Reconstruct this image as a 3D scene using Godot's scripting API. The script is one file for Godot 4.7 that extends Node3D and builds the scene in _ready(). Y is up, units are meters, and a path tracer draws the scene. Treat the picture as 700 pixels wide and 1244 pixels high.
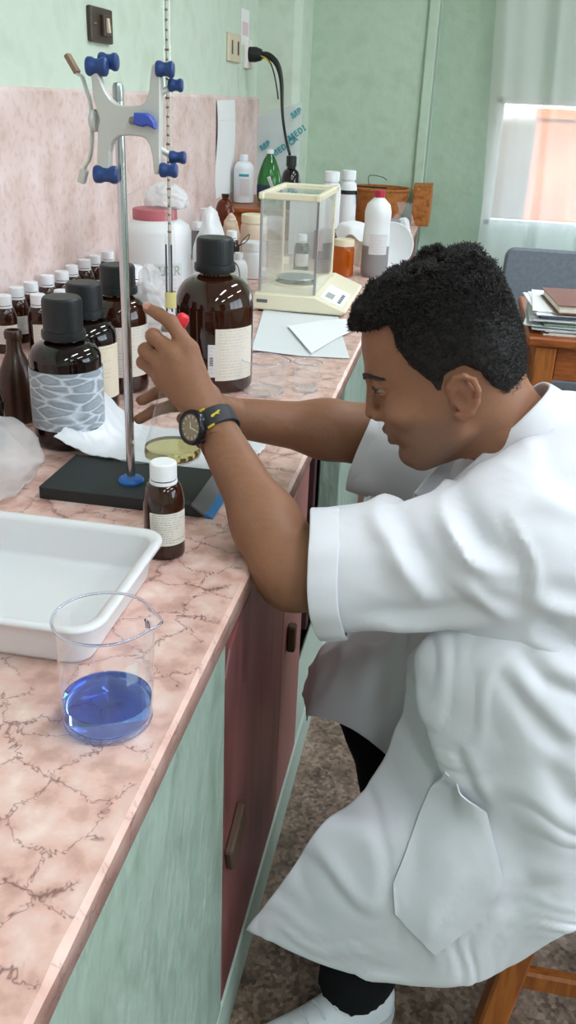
extends Node3D
# A laboratory bench with bottles, a burette stand and a person in a white coat.
# All lengths in metres, y up; the bench runs along -z, the left wall stands at x = -1.

const TOP := 0.75          # bench top
const WALL_X := -1.0
const FAR_Z := -4.78

var taken := {}
var M := {}
var rng := RandomNumberGenerator.new()


# Collects triangles with smooth normals; a new vertex wherever an edge should stay crisp.
class Mesher:
	var v := PackedVector3Array()
	var uv := PackedVector2Array()
	var col := PackedColorArray()
	var idx := PackedInt32Array()
	var n := PackedVector3Array()

	func vert(p: Vector3, t := Vector2.ZERO, c := Color.WHITE) -> int:
		v.append(p)
		uv.append(t)
		col.append(c)
		return v.size() - 1

	func tri(a: int, b: int, c: int) -> void:
		idx.append(a)
		idx.append(c)
		idx.append(b)

	func quad(a: int, b: int, c: int, d: int) -> void:
		tri(a, b, c)
		tri(a, c, d)

	func poly(pts: Array, centre: Vector3) -> void:   # one flat face, turned away from centre
		var s := v.size()
		var mid := Vector3.ZERO
		for p in pts:
			vert(p, Vector2(p.x + p.z, p.y))
			mid += p
		mid /= pts.size()
		var nn: Vector3 = (pts[1] - pts[0]).cross(pts[2] - pts[0])
		var out: bool = nn.dot(mid - centre) > 0.0
		for k in range(1, pts.size() - 1):
			if out:
				tri(s, s + k, s + k + 1)
			else:
				tri(s, s + k + 1, s + k)

	func box(size: Vector3, xf := Transform3D(), b := 0.002) -> void:
		var h := size * 0.5
		b = minf(b, minf(h.x, minf(h.y, h.z)) * 0.9)
		var P := {}
		for sx in [-1, 1]:
			for sy in [-1, 1]:
				for sz in [-1, 1]:
					P[Vector3i(sx, sy, sz)] = [
						xf * Vector3(sx * h.x, sy * (h.y - b), sz * (h.z - b)),
						xf * Vector3(sx * (h.x - b), sy * h.y, sz * (h.z - b)),
						xf * Vector3(sx * (h.x - b), sy * (h.y - b), sz * h.z)]
		var c := xf.origin
		for s in [-1, 1]:
			poly([P[Vector3i(s, -1, -1)][0], P[Vector3i(s, 1, -1)][0], P[Vector3i(s, 1, 1)][0], P[Vector3i(s, -1, 1)][0]], c)
			poly([P[Vector3i(-1, s, -1)][1], P[Vector3i(1, s, -1)][1], P[Vector3i(1, s, 1)][1], P[Vector3i(-1, s, 1)][1]], c)
			poly([P[Vector3i(-1, -1, s)][2], P[Vector3i(1, -1, s)][2], P[Vector3i(1, 1, s)][2], P[Vector3i(-1, 1, s)][2]], c)
		if b < 0.00005:
			return
		for s in [-1, 1]:
			for t in [-1, 1]:
				poly([P[Vector3i(-1, s, t)][1], P[Vector3i(1, s, t)][1], P[Vector3i(1, s, t)][2], P[Vector3i(-1, s, t)][2]], c)
				poly([P[Vector3i(s, -1, t)][0], P[Vector3i(s, 1, t)][0], P[Vector3i(s, 1, t)][2], P[Vector3i(s, -1, t)][2]], c)
				poly([P[Vector3i(s, t, -1)][0], P[Vector3i(s, t, 1)][0], P[Vector3i(s, t, 1)][1], P[Vector3i(s, t, -1)][1]], c)
				for w in [-1, 1]:
					poly(P[Vector3i(s, t, w)], c)

	# Turned shape: profile of (radius, height) from bottom to top on its outside.
	func lathe(prof: Array, seg := 32, xf := Transform3D(), crease := 0.6, a0 := 0.0, a1 := TAU) -> void:
		var ring := -1
		for k in range(prof.size() - 1):
			var p: Vector2 = prof[k]
			var q: Vector2 = prof[k + 1]
			if p.is_equal_approx(q):
				continue
			var fresh := ring < 0
			if not fresh:
				var o: Vector2 = prof[k - 1]
				fresh = absf((p - o).angle_to(q - p)) > crease
			if fresh:
				ring = _ring(p, seg, xf, a0, a1, k)
			var nxt := _ring(q, seg, xf, a0, a1, k + 1)
			for i in seg:
				quad(ring + i, nxt + i, nxt + i + 1, ring + i + 1)
			ring = nxt

	func _ring(p: Vector2, seg: int, xf: Transform3D, a0: float, a1: float, k: int) -> int:
		var s := v.size()
		for i in seg + 1:
			var a := lerpf(a0, a1, float(i) / seg)
			vert(xf * Vector3(p.x * cos(a), p.y, p.x * sin(a)), Vector2(float(i) / seg, p.y))
		return s

	func tube(path: Array, rad, seg := 10, caps := true, flat := 1.0) -> void:
		var side := Vector3.UP
		var rings := []
		for k in path.size():
			var d: Vector3 = (path[mini(k + 1, path.size() - 1)] - path[maxi(k - 1, 0)]).normalized()
			if k == 0:
				side = Vector3.UP if absf(d.y) < 0.9 else Vector3.RIGHT
			side = (side - d * side.dot(d)).normalized()
			var other := d.cross(side)
			var r: float = rad[k] if rad is Array else rad
			var s := v.size()
			for i in seg + 1:
				var a := TAU * i / seg
				vert(path[k] + (side * cos(a) + other * sin(a) * flat) * r, Vector2(float(i) / seg, float(k) / path.size()))
			rings.append(s)
			if k > 0:
				var p: int = rings[k - 1]
				for i in seg:
					quad(p + i, p + i + 1, s + i + 1, s + i)
		if caps:
			for e in [0, path.size() - 1]:
				var c := vert(path[e])
				var s: int = v.size()
				for i in seg + 1:
					vert(v[rings[e] + i])
				for i in seg:
					if e == 0:
						tri(c, s + i + 1, s + i)
					else:
						tri(c, s + i, s + i + 1)

	# Extruded outline in its xy plane, from z = 0 to z = depth, with chamfered front and back edges.
	func prism(outline: Array, depth: float, xf := Transform3D(), b := 0.0) -> void:
		var o := PackedVector2Array(outline)
		var area := 0.0
		for i in o.size():
			area += o[i].cross(o[(i + 1) % o.size()])
		if area < 0.0:
			o.reverse()
		var inner := PackedVector2Array()
		for i in o.size():
			var e1 := (o[i] - o[i - 1]).normalized()
			var e2 := (o[(i + 1) % o.size()] - o[i]).normalized()
			var m := Vector2(-e1.y - e2.y, e1.x + e2.x)
			m = m / maxf(0.4, m.length_squared()) * 2.0
			inner.append(o[i] + m * b)
		var t := Geometry2D.triangulate_polygon(inner)
		for side in 2:
			var s := v.size()
			for p in inner:
				vert(xf * Vector3(p.x, p.y, depth if side else 0.0), p)
			for k in range(0, t.size(), 3):
				var a := t[k]
				var bb := t[k + 1]
				var c := t[k + 2]
				if (inner[bb] - inner[a]).cross(inner[c] - inner[a]) < 0:
					var w := bb
					bb = c
					c = w
				if side:
					tri(s + a, s + bb, s + c)
				else:
					tri(s + a, s + c, s + bb)
		var levels := [[inner, 0.0], [o, b], [o, depth - b], [inner, depth]] if b > 0.0 else [[o, 0.0], [o, depth]]
		for l in levels.size() - 1:
			for i in o.size():
				var j := (i + 1) % o.size()
				var lo: Array = levels[l]
				var hi: Array = levels[l + 1]
				var s := v.size()
				for q in [[lo, i], [lo, j], [hi, j], [hi, i]]:
					var pp: Vector2 = q[0][0][q[1]]
					vert(xf * Vector3(pp.x, pp.y, q[0][1]), pp)
				quad(s, s + 1, s + 2, s + 3)

	# A sheet through rows of points; thick > 0 gives it a back face and a rim.
	func sheet(rows: Array, thick := 0.0, close := false) -> void:
		var m := rows.size()
		var w: int = rows[0].size()
		var s := v.size()
		for i in m:
			for j in w:
				vert(rows[i][j], Vector2(float(j) / (w - 1), float(i) / (m - 1)))
		for i in m - 1:
			for j in w - 1:
				quad(s + i * w + j, s + i * w + j + 1, s + (i + 1) * w + j + 1, s + (i + 1) * w + j)
		if thick <= 0.0:
			return
		var nn := []
		for i in m:
			for j in w:
				var du: Vector3 = rows[i][mini(j + 1, w - 1)] - rows[i][maxi(j - 1, 0)]
				var dv: Vector3 = rows[mini(i + 1, m - 1)][j] - rows[maxi(i - 1, 0)][j]
				if close and (j == 0 or j == w - 1):
					du = rows[i][1] - rows[i][w - 2]
				nn.append(du.cross(dv).normalized())
		var b := v.size()
		for i in m:
			for j in w:
				vert(rows[i][j] - nn[i * w + j] * thick, Vector2(float(j) / (w - 1), float(i) / (m - 1)))
		for i in m - 1:
			for j in w - 1:
				quad(b + i * w + j, b + (i + 1) * w + j, b + (i + 1) * w + j + 1, b + i * w + j + 1)
		for j in w - 1:
			_rim(s + j + 1, s + j, b + j, b + j + 1)
			_rim(s + (m - 1) * w + j, s + (m - 1) * w + j + 1, b + (m - 1) * w + j + 1, b + (m - 1) * w + j)
		if not close:
			for i in m - 1:
				_rim(s + i * w, s + (i + 1) * w, b + (i + 1) * w, b + i * w)
				_rim(s + (i + 1) * w + w - 1, s + i * w + w - 1, b + i * w + w - 1, b + (i + 1) * w + w - 1)

	func _rim(a: int, b: int, c: int, d: int) -> void:
		var s := v.size()
		for k in [a, b, c, d]:
			vert(v[k], uv[k])
		quad(s, s + 1, s + 2, s + 3)

	func normals() -> void:
		n = PackedVector3Array()
		n.resize(v.size())
		for k in range(0, idx.size(), 3):
			var a := idx[k]
			var b := idx[k + 1]
			var c := idx[k + 2]
			var f := (v[c] - v[a]).cross(v[b] - v[a])
			n[a] += f
			n[b] += f
			n[c] += f

	func weld_normals(eps := 0.00002) -> void:   # smooth across seams: same place, same normal
		normals()
		var at := {}
		for k in v.size():
			var key := Vector3i((v[k] / eps).round())
			at[key] = at.get(key, Vector3.ZERO) + n[k]
		for k in v.size():
			n[k] = at[Vector3i((v[k] / eps).round())]

	func done(colored := false) -> ArrayMesh:
		if n.size() != v.size():
			normals()
		for k in n.size():
			n[k] = n[k].normalized() if n[k].length_squared() > 0.0 else Vector3.UP
		var a := []
		a.resize(Mesh.ARRAY_MAX)
		a[Mesh.ARRAY_VERTEX] = v
		a[Mesh.ARRAY_NORMAL] = n
		a[Mesh.ARRAY_TEX_UV] = uv
		if colored:
			a[Mesh.ARRAY_COLOR] = col
		a[Mesh.ARRAY_INDEX] = idx
		var m := ArrayMesh.new()
		m.add_surface_from_arrays(Mesh.PRIMITIVE_TRIANGLES, a)
		return m


# Surface nets: a mesh of f = 0 inside the box, f below zero inside the solid.
func nets(mb: Mesher, f: Callable, lo: Vector3, hi: Vector3, h: float, slack := 1.35) -> void:
	var B := 4
	var nb := Vector3i(((hi - lo) / (h * B)).ceil())
	var cx := nb.x * B + 1
	var cy := nb.y * B + 1
	var cz := nb.z * B + 1
	var vals := PackedFloat32Array()
	vals.resize(cx * cy * cz)
	vals.fill(1e9)
	var ids := PackedInt32Array()
	ids.resize(cx * cy * cz)
	ids.fill(-1)
	var blocks := []
	var reach := B * h * 0.866 * slack
	for bz in nb.z:
		for by in nb.y:
			for bx in nb.x:
				var c := lo + Vector3(bx + 0.5, by + 0.5, bz + 0.5) * (B * h)
				if absf(f.call(c)) > reach:
					continue
				blocks.append(Vector3i(bx, by, bz) * B)
				for k in range(bz * B, bz * B + B + 1):
					for j in range(by * B, by * B + B + 1):
						var row := (k * cy + j) * cx
						for i in range(bx * B, bx * B + B + 1):
							if vals[row + i] > 9e8:
								vals[row + i] = f.call(lo + Vector3(i, j, k) * h)
	var off := [0, 1, cx, cx + 1, cx * cy, cx * cy + 1, cx * cy + cx, cx * cy + cx + 1]
	var corner := [Vector3(0, 0, 0), Vector3(1, 0, 0), Vector3(0, 1, 0), Vector3(1, 1, 0), Vector3(0, 0, 1), Vector3(1, 0, 1), Vector3(0, 1, 1), Vector3(1, 1, 1)]
	var edges := [[0, 1], [2, 3], [4, 5], [6, 7], [0, 2], [1, 3], [4, 6], [5, 7], [0, 4], [1, 5], [2, 6], [3, 7]]
	for b in blocks:
		for k in range(b.z, b.z + B):
			for j in range(b.y, b.y + B):
				for i in range(b.x, b.x + B):
					var at: int = (k * cy + j) * cx + i
					var mask := 0
					for e in 8:
						if vals[at + off[e]] < 0.0:
							mask |= 1 << e
					if mask == 0 or mask == 255:
						continue
					var p := Vector3.ZERO
					var cnt := 0
					for e in edges:
						var a: int = e[0]
						var d: int = e[1]
						if ((mask >> a) & 1) != ((mask >> d) & 1):
							var va := vals[at + off[a]]
							var vd := vals[at + off[d]]
							p += corner[a].lerp(corner[d], va / (va - vd))
							cnt += 1
					ids[at] = mb.vert(lo + (Vector3(i, j, k) + p / cnt) * h)
	var step := [1, cx, cx * cy]
	for b in blocks:
		for k in range(b.z, b.z + B):
			for j in range(b.y, b.y + B):
				for i in range(b.x, b.x + B):
					var at: int = (k * cy + j) * cx + i
					if ids[at] < 0:
						continue
					var here := vals[at] < 0.0
					for ax in 3:
						if (vals[at + step[ax]] < 0.0) == here:
							continue
						var s1: int = step[(ax + 1) % 3]
						var s2: int = step[(ax + 2) % 3]
						var p: Array = [at - s1 - s2, at - s2, at, at - s1]
						if at - s1 - s2 < 0 or ids[p[0]] < 0 or ids[p[1]] < 0 or ids[p[3]] < 0:
							continue
						if here:
							mb.quad(ids[p[0]], ids[p[1]], ids[p[2]], ids[p[3]])
						else:
							mb.quad(ids[p[3]], ids[p[2]], ids[p[1]], ids[p[0]])


func smin(a: float, b: float, k: float) -> float:
	var h := maxf(k - absf(a - b), 0.0) / k
	return minf(a, b) - h * h * k * 0.25


func limb(p: Vector3, a: Vector3, b: Vector3, ra: float, rb: float) -> float:
	var d := b - a
	var t := clampf((p - a).dot(d) / d.length_squared(), 0.0, 1.0)
	return p.distance_to(a + d * t) - lerpf(ra, rb, t)


func table(pts: Array, x: float) -> float:   # smooth interpolation of (x, y) points sorted by x
	if x <= pts[0].x:
		return pts[0].y
	for k in pts.size() - 1:
		if x < pts[k + 1].x:
			var t: float = (x - pts[k].x) / (pts[k + 1].x - pts[k].x)
			return cubic_interpolate(pts[k].y, pts[k + 1].y, pts[maxi(k - 1, 0)].y, pts[mini(k + 2, pts.size() - 1)].y, t)
	return pts[-1].y


func spline(pts: Array, n: int) -> Array:   # n points along a smooth curve through pts
	var out := []
	for i in n:
		var u := float(i) / (n - 1) * (pts.size() - 1)
		var k := mini(int(u), pts.size() - 2)
		out.append(pts[k].cubic_interpolate(pts[k + 1], pts[maxi(k - 1, 0)], pts[mini(k + 2, pts.size() - 1)], u - k))
	return out


func spline_grid(ctrl: Array, m: int, w: int) -> Array:
	var mid := []
	for r in ctrl:
		mid.append(spline(r, w))
	var rows := []
	for i in m:
		var u := float(i) / (m - 1) * (mid.size() - 1)
		var k := mini(int(u), mid.size() - 2)
		var row := []
		for j in w:
			row.append(mid[k][j].cubic_interpolate(mid[k + 1][j], mid[maxi(k - 1, 0)][j], mid[mini(k + 2, mid.size() - 1)][j], u - k))
		rows.append(row)
	return rows


func numbered(called: String) -> String:
	taken[called] = taken.get(called, -1) + 1
	return called if taken[called] == 0 else "%s_%03d" % [called, taken[called]]


func tag(o: Node3D, label: String, category: String, group := "", kind := "") -> Node3D:
	o.set_meta("label", label)
	if category:
		o.set_meta("category", category)
	if group:
		o.set_meta("group", group)
	if kind:
		o.set_meta("kind", kind)
	return o


func thing(called: String, label: String, category: String, at := Vector3.ZERO, group := "", turn := 0.0) -> Node3D:
	var o := Node3D.new()
	o.name = numbered(called)
	add_child(o)
	o.position = at
	o.rotation.y = turn
	return tag(o, label, category, group)


func obj(called: String, m: Mesh, mat: Material, parent: Node3D = null, at := Vector3.ZERO) -> MeshInstance3D:
	var o := MeshInstance3D.new()
	o.name = called if parent else numbered(called)
	o.mesh = m
	o.material_override = mat
	(parent if parent else self).add_child(o, true)
	o.position = at
	return o


func struct(called: String, m: Mesh, mat: Material, label := "") -> MeshInstance3D:
	var o := obj(called, m, mat)
	o.set_meta("kind", "structure")
	if label:
		o.set_meta("label", label)
	return o


func copy(o: Node3D, called: String, label: String, at: Vector3, turn := 0.0, size := Vector3.ONE) -> Node3D:
	var c: Node3D = o.duplicate()
	c.name = numbered(called)
	add_child(c)
	c.position = at
	c.rotation.y = turn
	c.scale = size
	c.set_meta("label", label)
	return c


func bx(size: Vector3, at := Vector3.ZERO, b := 0.002, turn := Vector3.ZERO) -> ArrayMesh:
	var mb := Mesher.new()
	mb.box(size, Transform3D(Basis.from_euler(turn), at), b)
	return mb.done()


func turned(prof: Array, seg := 32, crease := 0.6) -> ArrayMesh:
	var mb := Mesher.new()
	mb.lathe(prof, seg, Transform3D(), crease)
	return mb.done()


func piped(path: Array, rad, seg := 10, flat := 1.0) -> ArrayMesh:
	var mb := Mesher.new()
	mb.tube(path, rad, seg, true, flat)
	return mb.done()


func lettering(parent: Node3D, called: String, text: String, height: float, mat: Material, xf: Transform3D, depth := 0.0006) -> MeshInstance3D:
	var t := TextMesh.new()
	var f := SystemFont.new()
	f.font_names = PackedStringArray(["Droid Sans"])
	f.font_weight = 700
	t.font = f
	t.text = text
	t.font_size = 32
	t.pixel_size = height / 24.0
	t.depth = depth
	var o := obj(called, t, mat, parent)
	o.transform = xf
	return o


# ---- materials
func mat(hex: String, rough := 0.6, metal := 0.0, spec := 0.5) -> StandardMaterial3D:
	var m := StandardMaterial3D.new()
	m.albedo_color = Color(hex)
	m.roughness = rough
	m.metallic = metal
	m.metallic_specular = spec
	return m


func noise(kind: int, freq: float, seed_: int, octaves := 4) -> FastNoiseLite:
	var f := FastNoiseLite.new()
	f.noise_type = kind
	f.frequency = freq
	f.seed = seed_
	f.fractal_octaves = octaves
	return f


func tex(f: FastNoiseLite, stops: Array, size := 512, normal := 0.0) -> NoiseTexture2D:
	var t := NoiseTexture2D.new()
	t.width = size
	t.height = size
	t.seamless = true
	t.noise = f
	if normal > 0.0:
		t.as_normal_map = true
		t.bump_strength = normal
	else:
		var g := Gradient.new()
		var o := PackedFloat32Array()
		var c := PackedColorArray()
		for s in stops:
			o.append(s[0])
			c.append(Color(s[1]))
		g.offsets = o
		g.colors = c
		t.color_ramp = g
	return t


func triplanar(m: StandardMaterial3D, scale_: float, world := true) -> void:
	m.uv1_triplanar = true
	m.uv1_world_triplanar = world
	m.uv1_scale = Vector3.ONE * scale_


func detail(m: StandardMaterial3D, t: Texture2D, scale_: float) -> void:
	m.detail_enabled = true
	m.detail_albedo = t
	m.detail_blend_mode = BaseMaterial3D.BLEND_MODE_MUL
	m.detail_uv_layer = BaseMaterial3D.DETAIL_UV_2
	m.uv2_triplanar = true
	m.uv2_world_triplanar = true
	m.uv2_scale = Vector3.ONE * scale_


func relief(m: StandardMaterial3D, t: Texture2D, strength: float) -> void:
	m.normal_enabled = true
	m.normal_texture = t
	m.normal_scale = strength


func glass(hex: String, alpha := 0.06, rough := 0.02) -> StandardMaterial3D:
	var m := mat(hex, rough)
	m.transparency = BaseMaterial3D.TRANSPARENCY_ALPHA
	m.albedo_color.a = alpha
	return m


func liquid(hex: String, alpha := 0.0, scale_ := 0.05, rough := 0.02) -> StandardMaterial3D:
	var m := mat(hex, rough)
	m.refraction_enabled = true
	m.refraction_scale = scale_
	m.albedo_color.a = alpha
	return m


func print_image(w: int, h: int, paper: Color, ink: Color, seed_: int, rows: int, bars := false) -> ImageTexture:   # a label's small print
	var im := Image.create(w, h, false, Image.FORMAT_RGB8)
	im.fill(paper)
	var r := RandomNumberGenerator.new()
	r.seed = seed_
	var step := float(h) / (rows + 1)
	for k in rows:
		var x := int(w * 0.08)
		var y := int(step * (k + 0.6))
		var end := int(w * r.randf_range(0.55, 0.93))
		while x < end:
			var l := r.randi_range(3, 12)
			im.fill_rect(Rect2i(x, y, mini(l, end - x), maxi(1, int(step * 0.38))), paper.lerp(ink, r.randf_range(0.35, 0.9)))
			x += l + r.randi_range(2, 4)
	if bars:
		var x := int(w * 0.06)
		while x < w * 0.3:
			var l := r.randi_range(1, 3)
			im.fill_rect(Rect2i(x, int(h * 0.35), l, int(h * 0.3)), ink)
			x += l + r.randi_range(1, 3)
	return ImageTexture.create_from_image(im)


func make_materials() -> void:
	var S := FastNoiseLite.TYPE_SIMPLEX_SMOOTH
	var C := FastNoiseLite.TYPE_CELLULAR
	M.wall_green = mat("d0dfd0", 0.75, 0, 0.35)
	M.wall_green.albedo_texture = tex(noise(S, 0.012, 3), [[0.0, "eef0ea"], [0.5, "ffffff"], [1.0, "f4f8f4"]])
	relief(M.wall_green, tex(noise(S, 0.03, 4, 5), [], 512, 3.0), 0.2)
	triplanar(M.wall_green, 0.8)
	M.door_green = mat("b9cfbb", 0.6, 0, 0.4)
	M.door_green.albedo_texture = M.wall_green.albedo_texture
	relief(M.door_green, M.wall_green.normal_texture, 0.25)
	triplanar(M.door_green, 0.9)
	M.deep_green = mat("a9c1ab", 0.65, 0, 0.4)
	M.deep_green.albedo_texture = M.wall_green.albedo_texture
	relief(M.deep_green, M.wall_green.normal_texture, 0.3)
	triplanar(M.deep_green, 0.7)
	# pink dado: rough pale stone, blotched
	M.dado = mat("ffffff", 0.7, 0, 0.3)
	M.dado.albedo_texture = tex(noise(S, 0.007, 11, 6), [[0.0, "c3aaa2"], [0.3, "dac4bd"], [0.5, "dfcac5"], [0.7, "e3d0cc"], [1.0, "eadcd8"]], 1024)
	relief(M.dado, tex(noise(S, 0.02, 12, 5), [], 512, 4.0), 0.4)
	triplanar(M.dado, 0.7)
	detail(M.dado, tex(noise(S, 0.05, 14, 3), [[0.0, "ece4e0"], [0.45, "ffffff"], [1.0, "ffffff"]]), 1.3)
	# pink marble: cracks between cells, bent by a warp, over soft blotches
	var veins := noise(C, 0.0078, 21, 2)
	veins.cellular_return_type = FastNoiseLite.RETURN_DISTANCE2_SUB
	veins.cellular_jitter = 1.0
	veins.domain_warp_enabled = true
	veins.domain_warp_fractal_octaves = 2
	veins.domain_warp_amplitude = 60.0
	veins.domain_warp_frequency = 0.012
	veins.fractal_type = FastNoiseLite.FRACTAL_NONE
	veins.fractal_gain = 0.25
	M.marble = mat("faf0ea", 0.3, 0, 0.5)
	M.marble.albedo_texture = tex(veins, [[0.0, "957f83"], [0.010, "b7a3a0"], [0.028, "dccbc5"], [0.07, "ead9d4"], [0.5, "eee0da"], [1.0, "f3e8e3"]], 1024)
	triplanar(M.marble, 2.2)
	detail(M.marble, tex(noise(S, 0.009, 23, 6), [[0.0, "cbb6b0"], [0.3, "dfcbc5"], [0.42, "eddad4"], [0.5, "f0e0dc"], [0.62, "f0e6e4"], [0.8, "f8f3f0"], [1.0, "ffffff"]], 1024), 2.2)
	M.marble_edge = M.marble.duplicate()
	M.marble_edge.roughness = 0.5
	M.marble_edge.albedo_color = Color("d3bdb5")
	var chips := noise(C, 0.06, 31, 1)
	chips.cellular_return_type = FastNoiseLite.RETURN_CELL_VALUE
	chips.fractal_type = FastNoiseLite.FRACTAL_NONE
	M.terrazzo = mat("e6dcd4", 0.45, 0, 0.45)
	M.terrazzo.albedo_texture = tex(chips, [[0.0, "75695f"], [0.25, "93867b"], [0.55, "aa9c90"], [0.8, "c4b6aa"], [1.0, "85776c"]], 1024)
	triplanar(M.terrazzo, 2.3)
	detail(M.terrazzo, tex(noise(S, 0.02, 33, 4), [[0.0, "9c938c"], [0.5, "e2dcd6"], [1.0, "ffffff"]]), 1.1)
	M.paint_green = mat("95a69a", 0.5, 0, 0.45)
	M.paint_green.albedo_texture = tex(noise(S, 0.012, 41, 4), [[0.0, "d5dcd6"], [0.45, "f6faf6"], [1.0, "ffffff"]])
	relief(M.paint_green, tex(noise(S, 0.025, 42, 4), [], 512, 5.0), 0.5)
	triplanar(M.paint_green, 1.4)
	M.paint_green.uv1_scale = Vector3(2.2, 0.7, 2.2)
	M.maroon = mat("7c4a48", 0.45, 0, 0.5)
	M.maroon.albedo_texture = tex(noise(S, 0.01, 45, 5), [[0.0, "a08888"], [0.5, "f0e4e4"], [1.0, "ffffff"]])
	triplanar(M.maroon, 1.7)
	M.maroon.uv1_scale = Vector3(2.6, 0.6, 2.6)
	M.maroon_light = mat("96645f", 0.5, 0, 0.45)
	M.dark_inside = mat("3a1719", 0.7)
	M.white_paint = mat("dfe2de", 0.6)
	M.ceiling = mat("e9ece8", 0.8)
	M.skirting = mat("a3b3a6", 0.5)
	var wood := noise(S, 0.006, 51, 5)
	var grain := tex(wood, [[0.0, "8a5a33"], [0.35, "b9824c"], [0.5, "c79259"], [0.7, "a9733f"], [1.0, "d9a76b"]], 512)
	M.wood = mat("d9b48c", 0.45, 0, 0.45)
	M.wood.albedo_texture = grain
	triplanar(M.wood, 1.0, false)
	M.wood.uv1_scale = Vector3(9, 1.2, 9)
	M.dark_wood = mat("cf9d70", 0.42, 0, 0.5)
	M.dark_wood.albedo_texture = grain
	triplanar(M.dark_wood, 1.0, false)
	M.dark_wood.uv1_scale = Vector3(1.5, 9, 9)
	M.handle_wood = mat("4a3526", 0.6)
	M.crate = mat("e6cba6", 0.8)
	M.crate.albedo_texture = grain
	triplanar(M.crate, 6.0, false)
	# metals and plastics
	M.chrome = mat("c9ccd2", 0.16, 1.0)
	M.cast = mat("c7cac6", 0.42, 0.25, 0.5)
	M.cast_dark = mat("8e8c86", 0.5, 0.4)
	M.tarnish = mat("8a7460", 0.5, 0.5)
	M.knob_blue = mat("1f3f78", 0.4, 0, 0.5)
	M.wing_blue = mat("3a55b5", 0.4, 0, 0.5)
	M.collar_blue = mat("1565b8", 0.35)
	M.base_black = mat("24292a", 0.5, 0, 0.45)
	M.base_edge = mat("5f5f60", 0.45)
	M.base_blue = mat("2272ad", 0.45)
	M.cap_black = mat("1d2123", 0.42, 0, 0.45)
	M.cap_white = mat("e9edf0", 0.4)
	M.cap_cream = mat("e2d8bc", 0.5)
	M.cap_red = mat("b0213c", 0.4)
	M.stopcock_red = mat("ee3440", 0.35)
	M.tray = mat("d9dbdd", 0.33, 0, 0.5)
	M.tray.subsurf_scatter_enabled = true
	M.tray.subsurf_scatter_strength = 0.15
	M.amber = liquid("7a3208", 0.45)
	M.amber_dark = liquid("30160b", 0.93)
	M.amber_dark.roughness = 0.05
	M.amber_dark.clearcoat_enabled = true
	M.amber_dark.clearcoat = 0.5
	M.amber_dark.metallic_specular = 0.4
	M.amber_dark.clearcoat_roughness = 0.03
	M.amber_black = liquid("140a09", 0.97)
	M.amber_black.clearcoat_enabled = true
	M.amber_black.clearcoat = 0.5
	M.amber_black.metallic_specular = 0.4
	M.amber_black.clearcoat_roughness = 0.03
	M.amber_dusty = liquid("3a2114", 0.92, 0.05, 0.3)
	M.orange_jar = liquid("c8600c", 0.55, 0.05, 0.08)
	M.green_glass = liquid("3f9c4a", 0.35, 0.05, 0.05)
	M.glass = glass("f4fbff", 0.025, 0.015)
	M.glass_dull = glass("eef6f6", 0.09, 0.03)
	M.rim_glass = liquid("e6ecff", 0.0, 0.05, 0.0)
	M.pane = glass("dbe9e4", 0.10, 0.02)
	M.blue_liquid = liquid("6a9af4", 0.0, 0.033, 0.01)
	M.blue_liquid.emission_enabled = false
	M.pale_liquid = liquid("efe2a0", 0.05, 0.033, 0.01)
	M.clear_water = liquid("e9ece8", 0.05, 0.033, 0.01)
	M.grey_liquid = mat("8e8a8c", 0.3)
	M.milk_plastic = mat("e4e8ea", 0.38)
	M.milk_plastic.subsurf_scatter_enabled = true
	M.milk_plastic.subsurf_scatter_strength = 0.2
	M.cream_plastic = mat("e6dfc4", 0.42)
	M.beige = mat("d6c3ac", 0.6)
	M.bag = mat("eef1f3", 0.35)
	M.bag.transparency = BaseMaterial3D.TRANSPARENCY_ALPHA
	M.bag.albedo_color.a = 0.34
	M.bag.cull_mode = BaseMaterial3D.CULL_DISABLED
	M.bag_thick = M.bag.duplicate()
	M.bag_thick.albedo_color.a = 0.62
	M.film = mat("f2f5f6", 0.3)
	M.film.transparency = BaseMaterial3D.TRANSPARENCY_ALPHA
	M.film.albedo_color.a = 0.11
	M.paper = mat("eceff0", 0.7)
	M.paper_old = mat("e6e4de", 0.7)
	M.paper_grey = mat("d9dfe0", 0.7)
	M.dish = mat("e9eef2", 0.3)
	M.dish.transparency = BaseMaterial3D.TRANSPARENCY_ALPHA
	M.dish.albedo_color.a = 0.8
	M.label_plain = mat("ffffff", 0.6)
	M.label_plain.albedo_texture = print_image(128, 128, Color("d6d0c4"), Color("b4b0a8"), 5, 16)
	M.label_cream = mat("ffffff", 0.55)
	M.label_cream.albedo_texture = print_image(128, 128, Color("d8ceb8"), Color("c0b59d"), 6, 12)
	M.label_small = mat("ffffff", 0.55)
	M.label_small.albedo_texture = print_image(160, 160, Color("dad8ce"), Color("8f9298"), 7, 13)
	M.label_white = mat("ffffff", 0.5)
	M.label_white.albedo_texture = print_image(128, 128, Color("d8d6d6"), Color("b9b8bc"), 9, 8)
	var bubble := noise(C, 0.02, 61, 1)
	bubble.cellular_return_type = FastNoiseLite.RETURN_DISTANCE2_SUB
	bubble.domain_warp_enabled = true
	bubble.domain_warp_frequency = 0.012
	bubble.domain_warp_amplitude = 16.0
	bubble.fractal_type = FastNoiseLite.FRACTAL_NONE
	M.label_foam = mat("f4f8fc", 0.35)
	M.label_foam.albedo_texture = tex(bubble, [[0.0, "e6ecf0"], [0.10, "c3cad0"], [0.22, "98a1a9"], [0.5, "aeb6bd"], [1.0, "98a1aa"]], 512)
	relief(M.label_foam, tex(bubble, [], 512, 6.0), 0.6)
	M.label_foam.uv1_scale = Vector3(0.42, 0.62, 1)
	M.ink_blue = mat("2c9aa8", 0.5)
	M.ink_green = mat("8fa79b", 0.5)
	M.ink_dark = mat("3a3f58", 0.5)
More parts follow.
